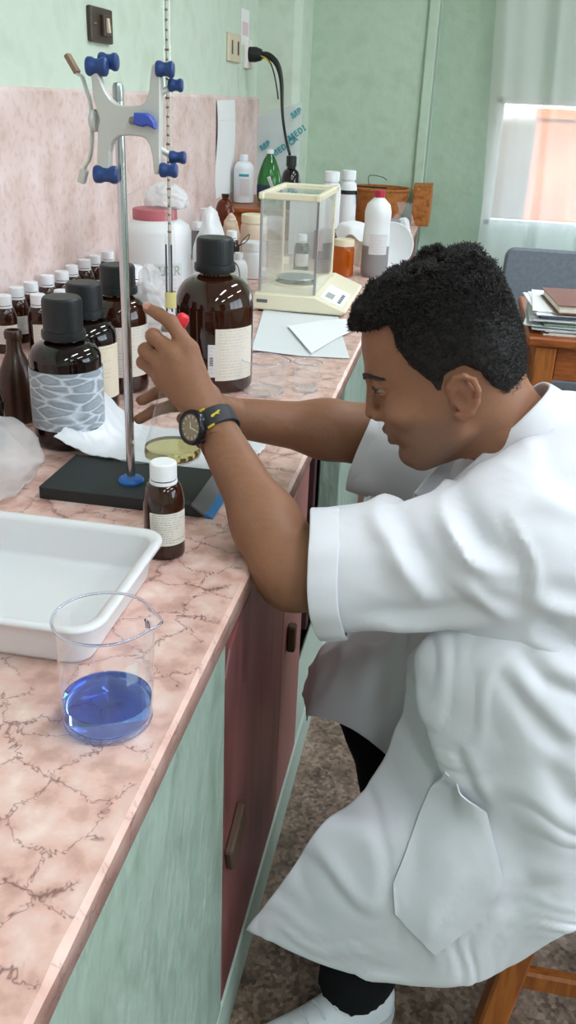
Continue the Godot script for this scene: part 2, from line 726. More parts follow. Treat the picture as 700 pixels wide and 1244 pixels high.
	M.brown_socket = mat("43362e", 0.4)
	M.ivory = mat("d8cdb4", 0.45)
	M.black_rubber = mat("17181b", 0.5)
	M.yellow = mat("c9b52a", 0.5)
	M.label_yellow = mat("d8cf8e", 0.5)
	M.lcd = mat("a9b2ac", 0.25)
	M.key_grey = mat("62686c", 0.4)
	M.steel = mat("b5b9ba", 0.3, 0.9)
	M.poster = mat("d7e6e6", 0.25)
	M.poster.transparency = BaseMaterial3D.TRANSPARENCY_ALPHA
	M.poster.albedo_color.a = 0.75
	M.chair_grey = mat("76808a", 0.7)
	M.chair_grey.albedo_texture = tex(noise(S, 0.06, 71, 3), [[0.0, "dcdcdc"], [1.0, "ffffff"]], 256)
	triplanar(M.chair_grey, 3.0)
	M.book_brown = mat("7c4a3a", 0.5)
	M.book_blue = mat("32447e", 0.5)
	M.book_teal = mat("3c7a6c", 0.5)
	M.book_pages = mat("e9e3d2", 0.8)
	M.curtain = mat("e6eae8", 0.8)
	M.curtain.transparency = BaseMaterial3D.TRANSPARENCY_ALPHA
	M.curtain.albedo_color.a = 0.5
	M.curtain.backlight_enabled = true
	M.curtain.backlight = Color(0.7, 0.7, 0.7)
	M.white_out = mat("efece6", 0.85)
	M.brick_out = mat("bd6a40", 0.85)
	M.brick_out.albedo_texture = tex(noise(S, 0.01, 81, 4), [[0.0, "d8c0b0"], [1.0, "ffffff"]], 256)
	triplanar(M.brick_out, 0.5)
	M.tube = mat("ffffff", 0.4)
	M.tube.emission_enabled = true
	M.tube.emission = Color("f2f7ff")
	M.tube.emission_energy_multiplier = 6.0
	# the person
	M.skin = mat("ffffff", 0.5, 0, 0.4)
	M.skin.vertex_color_use_as_albedo = true
	M.skin.subsurf_scatter_enabled = true
	M.skin.subsurf_scatter_strength = 0.08
	relief(M.skin, tex(noise(S, 0.09, 91, 3), [], 256, 2.0), 0.25)
	triplanar(M.skin, 9.0)
	M.hair = mat("242120", 0.5, 0, 0.4)
	M.brow = mat("1b1614", 0.6)
	M.eye_white = mat("8f867c", 0.2)
	M.iris = mat("1e110b", 0.1)
	M.nail = mat("c08c7a", 0.35)
	M.coat = mat("dfe2e9", 0.85, 0, 0.2)
	M.coat.rim_enabled = true
	M.coat.rim = 0.15
	var weave := noise(S, 0.2, 95, 2)
	relief(M.coat, tex(noise(S, 0.010, 96, 5), [], 512, 5.0), 0.2)
	triplanar(M.coat, 3.0)
	M.coat_seam = mat("ccd3d8", 0.85, 0, 0.2)
	M.shirt = mat("6a1c2c", 0.8)
	M.trousers = mat("17191b", 0.85, 0, 0.25)
	relief(M.trousers, tex(weave, [], 256, 3.0), 0.3)
	triplanar(M.trousers, 6.0)
	M.shoe = mat("cfd5d8", 0.6)
	M.sole = mat("b9bdbd", 0.7)
	M.watch_strap = mat("24272d", 0.55)
	M.watch_case = mat("26262b", 0.25, 0.6)
	M.watch_dial = mat("7d7452", 0.3, 0.3)


func _ready() -> void:
	rng.seed = 7
	# camera
	var cam := Camera3D.new()
	cam.name = "camera"
	add_child(cam)
	cam.transform = Transform3D(Vector3(0.98136, 0.04053, -0.18784), Vector3(-0.11495, 0.90716, -0.40479), Vector3(0.15399, 0.41884, 0.89491), Vector3(0, 1.275, 0)).orthonormalized()
	cam.fov = 59.65
	cam.near = 0.05
	cam.far = 100.0
	cam.current = true
	# sky, exposure
	var env := Environment.new()
	var sky := Sky.new()
	var ps := ProceduralSkyMaterial.new()
	ps.sky_top_color = Color("bcd4ee")
	ps.sky_horizon_color = Color("f2f6fa")
	ps.ground_horizon_color = Color("cfc8bc")
	ps.ground_bottom_color = Color("a79f92")
	ps.sky_energy_multiplier = 2.6
	sky.sky_material = ps
	env.background_mode = Environment.BG_SKY
	env.sky = sky
	env.tonemap_mode = Environment.TONE_MAPPER_LINEAR
	env.tonemap_exposure = 0.95
	env.sdfgi_enabled = true
	env.ssao_enabled = true
	env.ssil_enabled = true
	var we := WorldEnvironment.new()
	we.name = "world_environment"
	we.environment = env
	add_child(we)
	var sun := DirectionalLight3D.new()
	sun.name = "sun"
	add_child(sun)
	sun.rotation_degrees = Vector3(-48, -25, 0)
	sun.light_color = Color("ffe6c4")
	sun.light_energy = 5.5
	sun.light_angular_distance = 0.5
	sun.shadow_enabled = true
	# ceiling lamps: the tubes give a neutral, slightly cool light
	make_materials()
	for s in [[0.75, -0.7], [0.75, -3.0], [2.3, -0.7], [2.3, -3.0], [0.75, 1.4], [2.3, 1.4]]:
		ceiling_lamp(Vector3(s[0], 2.98, s[1]))
	setting()
	bench()
	stand()
	bench_front_things()
	bottles()
	back_things()
	balance_things()
	wall_things()
	far_things()
	stool()
	person()
	wristwatch()


func ceiling_lamp(at: Vector3) -> void:
	var where := "nearer the bench" if at.x < 1.0 else "above the open floor"
	var row := "nearest the curtained wall" if at.z < -2.0 else ("in the middle row" if at.z < 0.0 else "behind the camera")
	var t := thing("ceiling_lamp", "white twin tube ceiling lamp %s, %s" % [where, row], "ceiling lamp", at, "fluorescent ceiling lamps")
	obj("housing", bx(Vector3(0.24, 0.05, 1.28), Vector3(0, -0.005, 0), 0.006), M.white_paint, t)
	for s in [-1, 1]:
		var mb := Mesher.new()
		mb.tube([Vector3(s * 0.06, -0.05, -0.6), Vector3(s * 0.06, -0.05, 0.6)], 0.016, 12)
		obj("tube", mb.done(), M.tube, t)
	var l := AreaLight3D.new()
	l.name = "tube_light"
	t.add_child(l)
	l.position = Vector3(0, -0.075, 0)
	l.rotation_degrees.x = -90
	l.area_size = Vector2(0.2, 1.2)
	l.light_color = Color("f4f8ff")
	l.light_energy = 2.6
	l.area_normalize_energy = true
	l.shadow_enabled = true
	l.area_range = 12.0


func setting() -> void:
	struct("floor", bx(Vector3(4.9, 0.1, 8.2), Vector3(1.25, -0.05, -0.85), 0), M.terrazzo, "speckled grey brown terrazzo floor")
	struct("ceiling", bx(Vector3(4.9, 0.1, 8.2), Vector3(1.25, 3.05, -0.85), 0), M.ceiling, "plain white ceiling")
	struct("wall_left", bx(Vector3(0.15, 3.0, 8.0), Vector3(WALL_X - 0.075, 1.5, -0.8), 0), M.wall_green, "pale mint painted wall above the pink stone dado")
	struct("wall_back", bx(Vector3(4.6, 3.0, 0.15), Vector3(1.25, 1.5, 3.2), 0), M.wall_green, "pale mint wall behind the camera")
	# right wall with a wide window
	var mb := Mesher.new()
	mb.box(Vector3(0.15, 0.9, 8.0), Transform3D(Basis(), Vector3(3.6, 0.45, -0.8)), 0)
	mb.box(Vector3(0.15, 0.6, 8.0), Transform3D(Basis(), Vector3(3.6, 2.7, -0.8)), 0)
	mb.box(Vector3(0.15, 1.5, 2.6), Transform3D(Basis(), Vector3(3.6, 1.65, 1.9)), 0)
	mb.box(Vector3(0.15, 1.5, 2.2), Transform3D(Basis(), Vector3(3.6, 1.65, -3.7)), 0)
	struct("wall_right", mb.done(), M.wall_green, "pale mint wall with a wide window")
	var w2 := struct("window_2", bx(Vector3(0.06, 1.5, 0.06), Vector3(3.6, 1.65, 0.57), 0.004), M.white_paint, "white framed window in the side wall")
	for z in [-0.35, -1.5, -2.57]:
		obj("mullion", bx(Vector3(0.06, 1.5, 0.06), Vector3(3.6, 1.65, z), 0.004), M.white_paint, w2)
	obj("pane", bx(Vector3(0.006, 1.48, 3.1), Vector3(3.6, 1.65, -1.0), 0), M.pane, w2)
	# far wall with a window behind the curtain
	mb = Mesher.new()
	var fz := FAR_Z - 0.075
	mb.box(Vector3(1.25, 3.0, 0.15), Transform3D(Basis(), Vector3(-0.525, 1.5, fz)), 0)
	mb.box(Vector3(1.97, 0.74, 0.15), Transform3D(Basis(), Vector3(1.085, 0.37, fz)), 0)
	mb.box(Vector3(1.97, 1.67, 0.15), Transform3D(Basis(), Vector3(1.085, 2.165, fz)), 0)
	mb.box(Vector3(1.6, 3.0, 0.15), Transform3D(Basis(), Vector3(2.87, 1.5, fz)), 0)
	struct("wall_far", mb.done(), M.deep_green, "green painted wall at the far end of the bench")
	var w1 := thing("window_1", "white framed window behind the curtain", "window", Vector3(1.085, 1.035, fz))
	w1.set_meta("kind", "structure")
	for x in [-0.965, -0.3, 0.32, 0.965]:
		obj("stile", bx(Vector3(0.035, 0.59, 0.05), Vector3(x, 0, 0), 0.004), M.white_paint, w1)
	for y in [-0.28, 0.28]:
		obj("rail", bx(Vector3(1.97, 0.03, 0.05), Vector3(0, y, 0), 0.004), M.white_paint, w1)
	for x in [-0.615, 0.01, 0.625]:
		obj("pane", bx(Vector3(0.58, 0.5, 0.004), Vector3(x, 0, 0), 0), M.pane, w1)
	# flush green door panel in the far wall with its raised frame
	var d := struct("door_1", bx(Vector3(0.62, 2.9, 0.05), Vector3(-0.56, 1.5, FAR_Z + 0.022), 0.004), M.door_green, "wide pale green panel door beside the pilaster")
	obj("frame", bx(Vector3(0.05, 2.96, 0.075), Vector3(-0.236, 1.48, FAR_Z + 0.03), 0.006), M.door_green, d)
	obj("bead", bx(Vector3(0.012, 2.96, 0.07), Vector3(-0.205, 1.48, FAR_Z + 0.028), 0.003), M.skirting, d)
	# pilaster where the left wall ends
	mb = Mesher.new()
	mb.prism([Vector2(0, 0), Vector2(0.165, 0), Vector2(0.185, 0.012), Vector2(0.197, 0.035), Vector2(0.2, 0.06), Vector2(0.2, 0.4), Vector2(0, 0.4)], 3.0, Transform3D(Basis(Vector3.RIGHT, Vector3(0, 0, -1), Vector3.UP), Vector3(WALL_X, 0, -4.44)))
	struct("wall_pilaster", mb.done(), M.wall_green, "pale green pilaster at the corner of the left wall")
	# pink stone dado on the left wall, its top edge a little uneven
	mb = Mesher.new()
	var r := RandomNumberGenerator.new()
	r.seed = 4
	var rows := []
	for lev in [[0.0, 0.014], [1.268, 0.014], [1.276, 0.009], [1.279, 0.0]]:
		var row := []
		for k in 90:
			row.append(Vector3(WALL_X + lev[1], lev[0] + (r.randf_range(-0.003, 0.003) if lev[0] > 1.0 else 0.0), 3.0 - k * 0.0842))
		rows.append(row)
	rows.reverse()
	mb.sheet(rows)
	struct("trim_1", mb.done(), M.dado, "rough pink stone dado along the left wall")
	# outside: a sunlit ochre house wall beyond the window
	var h := thing("house", "sunlit orange house wall seen through the curtain", "building", Vector3(1.9, 0, -10.4))
	obj("wall", bx(Vector3(2.46, 3.0, 1.0), Vector3(0, -0.28, 0), 0.01), M.brick_out, h)
	obj("parapet", bx(Vector3(2.5, 0.1, 1.06), Vector3(0, 1.25, 0), 0.01), M.brick_out, h)
	h = thing("house", "sunlit white house wall left of the orange one, seen through the curtain", "building", Vector3(-0.85, 0, -10.9))
	obj("wall", bx(Vector3(2.2, 2.75, 0.8), Vector3(0, -0.33, 0), 0.01), M.white_out, h)
	obj("ledge", bx(Vector3(2.26, 0.08, 0.9), Vector3(0, 1.04, 0), 0.01), M.white_out, h)
	# curtain
	curtain()


func curtain() -> void:
	var rows := []
	var cols := 150
	var nz := noise(FastNoiseLite.TYPE_SIMPLEX_SMOOTH, 1.2, 5, 2)
	for i in 40:
		var v := float(i) / 39
		var y := lerpf(2.72, 0.1, v)
		var row := []
		for j in cols:
			var u := float(j) / (cols - 1)
			var x0 := 0.075 - 0.09 * v * v * 0.0 + lerpf(-0.1, 0.0, clampf(v * 1.4, 0.0, 1.0))
			var x := x0 + u * 2.0 + 0.012 * sin(u * 60 + v * 2.0)
			var ph := u * 46.0 + 1.6 * nz.get_noise_2d(u * 3.0, v * 0.4)
			var z := FAR_Z + 0.13 + 0.028 * sin(ph) + 0.014 * sin(ph * 2.1 + 1.0) + 0.01 * nz.get_noise_2d(u * 9.0, v * 2.0)
			row.append(Vector3(x, y, z))
		rows.append(row)
	var mb := Mesher.new()
	mb.sheet(rows)
	var c := thing("curtain", "sheer white curtain hanging in folds over the far window", "curtain", Vector3(0, 0, 0))
	obj("cloth", mb.done(), M.curtain, c)
	obj("rail", piped([Vector3(-0.12, 2.75, FAR_Z + 0.13), Vector3(2.2, 2.75, FAR_Z + 0.13)], 0.014, 12), M.white_paint, c)
	for x in [-0.08, 1.05, 2.15]:
		obj("bracket", bx(Vector3(0.02, 0.03, 0.15), Vector3(x, 2.75, FAR_Z + 0.07), 0.002), M.white_paint, c)


func bench() -> void:
	# worktop: marble slab with a chipped front edge
	var mb := Mesher.new()
	var r := RandomNumberGenerator.new()
	r.seed = 15
	var path := []
	for k in 160:
		path.append([0.55 - k * (0.55 - FAR_Z) / 159.0, r.randf_range(0, 1)])
	var rows := []
	for lev in 5:
		var row := []
		for p in path:
			var chip: float = 0.0022 * pow(p[1], 4.0)
			var q: Vector2 = [Vector2(WALL_X + 0.012, TOP), Vector2(-0.2095 - chip, TOP), Vector2(-0.205, TOP - 0.004 - chip), Vector2(-0.205, TOP - 0.030 + chip), Vector2(-0.225, TOP - 0.030)][lev]
			row.append(Vector3(q.x, q.y, p[0]))
		rows.append(row)
	mb.sheet([rows[0], rows[1]])
	mb.sheet([rows[1], rows[2]])
	mb.sheet([rows[4], Array(rows[4]).map(func(p): return Vector3(WALL_X + 0.012, p.y, p.z))])
	var edge := Mesher.new()
	edge.sheet([rows[2], rows[3], rows[4]])
	var w := thing("worktop", "long pink veined marble worktop along the left wall", "worktop", Vector3(0, 0, 0))
	obj("slab", mb.done(), M.marble, w)
	obj("front_edge", edge.done(), M.marble_edge, w)
	# the built-in base under it
	var b := thing("bench_base", "pale green built-in bench base with maroon doors under the marble", "bench", Vector3(0, 0, 0))
	mb = Mesher.new()
	for s in [[0.55, -0.835], [-1.90, -2.42]]:
		mb.box(Vector3(0.05, 0.715, s[0] - s[1]), Transform3D(Basis(), Vector3(-0.2335, 0.3575, (s[0] + s[1]) * 0.5)), 0.003)
	for s in [[0.55, -0.835], [-1.90, -2.42]]:
		var one := Mesher.new()
		one.box(Vector3(0.05, 0.718, s[0] - s[1]), Transform3D(Basis(), Vector3(-0.2335, 0.359, (s[0] + s[1]) * 0.5)), 0.003)
		obj("front_panel", one.done(), M.paint_green, b)
	obj("plinth", bx(Vector3(0.05, 0.1, 5.3), Vector3(-0.232, 0.05, FAR_Z + 2.66), 0.004), M.skirting, b)
	obj("top_rail", bx(Vector3(0.03, 0.036, 3.9), Vector3(-0.236, 0.70, -2.79), 0.003), M.paint_green, b)
	obj("inside", bx(Vector3(0.02, 0.718, 5.3), Vector3(-0.60, 0.359, FAR_Z + 2.66), 0.0), M.dark_inside, b)
	obj("partition", bx(Vector3(0.33, 0.6, 0.03), Vector3(-0.425, 0.4, -1.86), 0.002), M.dark_inside, b)
	obj("shelf", bx(Vector3(0.33, 0.02, 3.9), Vector3(-0.425, 0.36, -2.8), 0.002), M.dark_inside, b)
	for s in [[-0.837, -1.215], [-1.217, -1.415], [-2.422, -2.75], [-2.752, -3.4], [-3.402, -4.0], [-4.002, -4.6]]:
		var a: float = s[0]
		var e: float = s[1]
		var dm := Mesher.new()
		var wd: float = a - e
		dm.prism([Vector2(0, 0.105), Vector2(0, 0.66), Vector2(wd * 0.06, 0.688), Vector2(wd * 0.2, 0.703), Vector2(wd * 0.6, 0.715), Vector2(wd, 0.717), Vector2(wd, 0.105)], 0.022, Transform3D(Basis(Vector3(0, 0, -1), Vector3.UP, Vector3.RIGHT), Vector3(-0.231, 0, a)), 0.002)
		var door := obj("door", dm.done(), M.maroon if s[0] > -1.2 or s[0] < -2.4 else M.maroon_light, b)
		if s[0] > -1.0:
			obj("handle", bx(Vector3(0.012, 0.05, 0.075), Vector3(-0.204, 0.375, -0.885), 0.003, Vector3(0.35, 0, 0)), M.handle_wood, door)
		else:
			obj("handle", bx(Vector3(0.014, 0.05, 0.02), Vector3(-0.202, 0.45, a - 0.05), 0.003), M.handle_wood, door)


func stool() -> void:
	var t := thing("stool", "plain wooden stool under the seated man", "stool", Vector3(0.33, 0, -1.08))
	obj("seat", bx(Vector3(0.32, 0.035, 0.32), Vector3(0, 0.3875, 0), 0.008), M.wood, t)
	for sx in [-1, 1]:
		for sz in [-1, 1]:
			var top := Vector3(sx * 0.105, 0.372, sz * 0.105)
			var foot := Vector3(sx * 0.165, 0.0, sz * 0.165)
			var mb := Mesher.new()
			for lv in 1:
				var rows := []
				for k in 2:
					var c := foot.lerp(top, k)
					var row := []
					for q in [Vector2(-1, -0.8), Vector2(-0.8, -1), Vector2(0.8, -1), Vector2(1, -0.8), Vector2(1, 0.8), Vector2(0.8, 1), Vector2(-0.8, 1), Vector2(-1, 0.8), Vector2(-1, -0.8)]:
						row.append(c + Vector3(q.x, 0, q.y) * 0.0195)
					rows.append(row)
				rows.reverse()
				for j in 8:
					mb.sheet([[rows[0][j], rows[0][j + 1]], [rows[1][j], rows[1][j + 1]]])
			obj("leg", mb.done(), M.wood, t)
	for s in [[0, 1], [0, -1], [1, 0], [-1, 0]]:
		var y := 0.15 if s[0] == 0 else 0.2
		var e := 0.165 - 0.06 * y / 0.372
		var size := Vector3(2 * e, 0.034, 0.02) if s[0] == 0 else Vector3(0.02, 0.034, 2 * e)
		obj("rung", bx(size, Vector3(s[0] * e, y, s[1] * e), 0.004), M.wood, t)
		var e2 := 0.107
		var ap := Vector3(2 * e2, 0.05, 0.018) if s[0] == 0 else Vector3(0.018, 0.05, 2 * e2)
		obj("apron", bx(ap, Vector3(s[0] * e2, 0.345, s[1] * e2), 0.003), M.wood, t)


# ---- bottle parts shared by all bottles
func toward_camera(at: Vector3) -> float:   # angle, about the bottle's axis, of the side that faces the room
	return atan2(-at.z, -at.x)


func wrap_label(parent: Node3D, r: float, y0: float, y1: float, a0: float, a1: float, m: Material, skew := 0.0) -> MeshInstance3D:
	var mb := Mesher.new()
	var rows := []
	for lev in [y1, y0]:
		var row := []
		for k in 25:
			var a := lerpf(a1, a0, k / 24.0)
			row.append(Vector3(cos(a) * r, lev + skew * sin((k / 24.0 - 0.5) * PI), sin(a) * r))
		rows.append(row)
	mb.sheet(rows, 0.0006)
	return obj("label", mb.done(), m, parent)


func ribbed_cap(r: float, h: float, collar := 0.0) -> ArrayMesh:
	var mb := Mesher.new()
	var seg := 72
	var prof := [Vector2(r * 0.98, 0), Vector2(r, 0.001), Vector2(r, h * 0.86), Vector2(r * 0.96, h * 0.95), Vector2(r * 0.86, h), Vector2(0, h)]
	if collar > 0.0:
		prof = [Vector2(r * 1.08, 0), Vector2(r * 1.12, collar * 0.3), Vector2(r * 1.1, collar), Vector2(r, collar + 0.001), Vector2(r, h * 0.88), Vector2(r * 0.96, h * 0.96), Vector2(r * 0.88, h), Vector2(0, h)]
	mb.lathe(prof, seg, Transform3D(), 0.5)
	for k in mb.v.size():
		var p := mb.v[k]
		if p.y > collar + 0.0005 and p.y < h * 0.9 and Vector2(p.x, p.z).length() > r * 0.9:
			var s: float = 1.0 - 0.022 * (0.5 + 0.5 * cos(36.0 * atan2(p.z, p.x)))
			mb.v[k] = Vector3(p.x * s, p.y, p.z * s)
	return mb.done()


# a round-shouldered reagent bottle; h counts to the top of the cap
func reagent(called: String, label: String, at: Vector3, r: float, h: float, cap_r: float, cap_h: float, body: Material, cap: Material, group := "", shoulder := 0.62, cap_collar := 0.0) -> Node3D:
	var t := thing(called, label, "bottle", at, group)
	var neck := h - cap_h
	var nr := cap_r * 0.82
	var ys := h * shoulder
	var mb := Mesher.new()
	var prof := [Vector2(0, 0.002), Vector2(r * 0.8, 0.0), Vector2(r * 0.93, 0.002), Vector2(r * 0.985, r * 0.09), Vector2(r, r * 0.2)]
	prof.append(Vector2(r, ys))
	for k in range(1, 12):
		var a := k / 12.0
		var e := Vector2(cos(a * PI * 0.5), sin(a * PI * 0.5))
		prof.append(Vector2(nr + (r - nr) * pow(e.x, 0.85), ys + (neck - ys) * 0.86 * pow(e.y, 1.15)))
	prof.append(Vector2(nr * 1.02, neck - (neck - ys) * 0.1))
	prof.append(Vector2(nr, neck))
	prof.append(Vector2(nr, neck + 0.006))
	prof.append(Vector2(0, neck + 0.006))
	mb.lathe(prof, 48, Transform3D(), 0.7)
	obj("glass_body", mb.done(), body, t)
	obj("cap", ribbed_cap(cap_r, cap_h, cap_collar), cap, t, Vector3(0, neck, 0))
	return t


func small_amber(called: String, label: String, at: Vector3, group: String, s := 1.0, with_label := true) -> Node3D:
	var t := reagent(called, label, at, 0.0255 * s, 0.123 * s, 0.0165 * s, 0.021 * s, M.amber_dark, M.cap_white, group, 0.56)
	var mb := Mesher.new()
	mb.lathe([Vector2(0.0158 * s, -0.0085 * s), Vector2(0.017 * s, -0.008 * s), Vector2(0.017 * s, -0.002 * s), Vector2(0.0158 * s, -0.0015 * s)], 40)
	obj("tamper_ring", mb.done(), M.cap_white, t, Vector3(0, 0.102 * s, 0))
	if with_label:
		var a := toward_camera(at)
		wrap_label(t, 0.0259 * s, 0.022 * s, 0.062 * s, a - 1.15, a + 0.75, M.label_small)
	return t


func jar(called: String, label: String, at: Vector3, r: float, h: float, lid_h: float, body: Material, lid: Material, group := "", category := "jar") -> Node3D:
	var t := thing(called, label, category, at, group)
	var hb := h - lid_h
	obj("body", turned([Vector2(0, 0.002), Vector2(r * 0.86, 0), Vector2(r * 0.97, r * 0.06), Vector2(r, r * 0.2), Vector2(r, hb * 0.86), Vector2(r * 0.96, hb * 0.94), Vector2(r * 0.86, hb), Vector2(r * 0.86, hb + lid_h * 0.4), Vector2(0, hb + lid_h * 0.4)], 40), body, t)
	obj("lid", ribbed_cap(r * 0.95, lid_h), lid, t, Vector3(0, hb + 0.001, 0))
	return t


# crumpled sheet plastic: a noise-bent open or closed form
func crumple(mb: Mesher, amp: float, freq: float, seed_: int) -> void:
	var a := noise(FastNoiseLite.TYPE_SIMPLEX, freq, seed_, 3)
	a.fractal_type = FastNoiseLite.FRACTAL_RIDGED
	var b := noise(FastNoiseLite.TYPE_SIMPLEX, freq * 0.5, seed_ + 9, 2)
	mb.weld_normals()
	for k in mb.v.size():
		var p := mb.v[k]
		var nn := mb.n[k].normalized()
		mb.v[k] = p + nn * amp * (a.get_noise_3dv(p) * 0.6 + b.get_noise_3dv(p))
	mb.weld_normals()


func dome(rx: float, ry: float, rz: float, seg := 40, rings := 24, power := 2.4) -> Mesher:   # soft sack standing on its base
	var mb := Mesher.new()
	var prof := []
	for k in rings + 1:
		var a := lerpf(-0.35, PI * 0.5, float(k) / rings)
		prof.append(Vector2(pow(maxf(cos(a), 0.0), 2.0 / power), maxf(0.0, (sin(a) + 0.34) / 1.34)))
	prof.push_front(Vector2(0, 0))
	mb.lathe(prof, seg, Transform3D(Basis.from_scale(Vector3(rx, ry, rz)), Vector3.ZERO), 9.0)
	return mb


func bottles() -> void:
	# --- the large black-capped bottles at the left
	var t := reagent("reagent_bottle", "large black-capped amber bottle wrapped in a quilted white label, nearest the tray", Vector3(-0.593, TOP, -1.300), 0.0566, 0.236, 0.031, 0.064, M.amber_black, M.cap_black, "black capped amber bottles", 0.60, 0.012)
	var a := toward_camera(t.position)
	wrap_label(t, 0.0574, 0.034, 0.128, a - 1.7, a + 1.7, M.label_foam)
	t = reagent("reagent_bottle", "black-capped amber bottle with a cream label, right behind the quilted label one", Vector3(-0.628, TOP, -1.470), 0.0535, 0.226, 0.0315, 0.058, M.amber_black, M.cap_black, "black capped amber bottles", 0.58, 0.012)
	a = toward_camera(t.position)
	wrap_label(t, 0.054, 0.03, 0.125, a - 1.3, a + 1.3, M.label_cream)
	t = reagent("reagent_bottle", "black-capped amber bottle beside the chrome rod, farthest of the three at the left", Vector3(-0.618, TOP, -1.605), 0.0535, 0.236, 0.033, 0.052, M.amber_dark, M.cap_black, "black capped amber bottles", 0.58, 0.012)
	a = toward_camera(t.position)
	wrap_label(t, 0.054, 0.035, 0.13, a - 1.4, a + 1.2, M.label_plain)
	# --- the biggest bottle, in the middle
	t = reagent("reagent_bottle", "biggest amber bottle, black cap, torn white label, behind the pointing hand", Vector3(-0.453, TOP, -1.688), 0.0765, 0.285, 0.0355, 0.062, M.amber_dark, M.cap_black, "", 0.56, 0.014)
	a = toward_camera(t.position)
	wrap_label(t, 0.0772, 0.028, 0.128, a - 1.15, a - 0.02, M.label_plain)
	var strip := wrap_label(t, 0.0771, 0.035, 0.098, a - 0.02, a + 0.16, M.label_white)
	strip.set_meta("label", "narrow torn strip of the label with a bar code")
	for k in 5:
		var bar := Mesher.new()
		var rows := []
		for y in [0.074 - k * 0.0035, 0.072 - k * 0.0035]:
			var row := []
			for q in 5:
				var aa := lerpf(a + 0.12, a + 0.03, q / 4.0)
				row.append(Vector3(cos(aa) * 0.0779, y, sin(aa) * 0.0779))
			rows.append(row)
		bar.sheet(rows)
		obj("bar", bar.done(), M.ink_dark, strip)
	# --- uncapped brown flask-shaped bottle and the dark one at the frame's edge
	t = thing("brown_bottle", "slim uncapped dusty brown bottle between the white-capped row and the quilted label", "bottle", Vector3(-0.716, TOP, -1.371))
	obj("body", turned([Vector2(0, 0.002), Vector2(0.026, 0), Vector2(0.031, 0.006), Vector2(0.0318, 0.02), Vector2(0.031, 0.07), Vector2(0.027, 0.092), Vector2(0.019, 0.11), Vector2(0.0135, 0.122), Vector2(0.0125, 0.138), Vector2(0.0125, 0.142), Vector2(0.0148, 0.144), Vector2(0.0152, 0.154), Vector2(0.013, 0.158), Vector2(0.0105, 0.158), Vector2(0.0100, 0.12), Vector2(0, 0.115)], 40), M.amber_dusty, t)
	t = reagent("brown_bottle", "dark glossy bottle cut by the left edge of the picture, behind the plastic bag", Vector3(-0.712, TOP, -1.235), 0.0375, 0.135, 0.019, 0.024, M.amber_black, M.cap_black, "", 0.55)
	# --- white-capped small bottles along the wall
	var spots := [[-0.943, -1.778], [-0.958, -1.868], [-0.955, -1.934], [-0.957, -2.024], [-0.947, -2.088], [-0.958, -2.173], [-0.963, -2.267], [-0.964, -2.339], [-0.957, -2.42]]
	var places := ["at the left picture edge", "second from the left edge", "third from the left edge", "fourth from the left edge", "fifth from the left edge", "fourth from the far end", "third from the far end", "second from the far end", "at the far end beside the rod"]
	var first: Node3D
	for k in spots.size():
		var at := Vector3(spots[k][0], TOP, spots[k][1])
		var lab: String = "white-capped small bottle of the wall row, " + places[k]
		if k == 0:
			first = small_amber("small_bottle", lab, at, "white capped bottles along the wall")
		else:
			copy(first, "small_bottle", lab, at, 0.0)
	copy(first, "small_bottle", "white-capped small bottle in front of the wall row, near the left edge", Vector3(-0.881, TOP, -1.813), 0.1)
	copy(first, "small_bottle", "small bottle whose white cap just shows over the quilted label bottle", Vector3(-0.854, TOP, -1.873), 0.1)
	copy(first, "small_bottle", "small amber bottle with white cap just right of the chrome rod", Vector3(-0.735, TOP, -2.014), 0.1, Vector3(1.2, 1.32, 1.2))
	# red-tipped dropper bottle behind the row
	t = thing("dropper_bottle", "white dropper bottle with a small red tip at the end of the wall row", "bottle", Vector3(-0.945, TOP, -2.56))
	obj("body", turned([Vector2(0, 0), Vector2(0.018, 0), Vector2(0.02, 0.004), Vector2(0.02, 0.1), Vector2(0.017, 0.112), Vector2(0.009, 0.118), Vector2(0.009, 0.124), Vector2(0, 0.124)], 28), M.milk_plastic, t)
	obj("tip", turned([Vector2(0.008, 0), Vector2(0.009, 0.002), Vector2(0.0075, 0.022), Vector2(0.0055, 0.028), Vector2(0, 0.03)], 20), mat("d05a3a", 0.4), t, Vector3(0, 0.123, 0))
	# --- the small bottle in front, beside the tray
	t = small_amber("small_bottle", "small amber bottle with white screw cap and printed label, beside the tray corner", Vector3(-0.321, TOP, -0.961), "", 1.0, false)
	a = toward_camera(t.position)
	wrap_label(t, 0.0259, 0.021, 0.064, a - 1.25, a + 0.72, M.label_small)


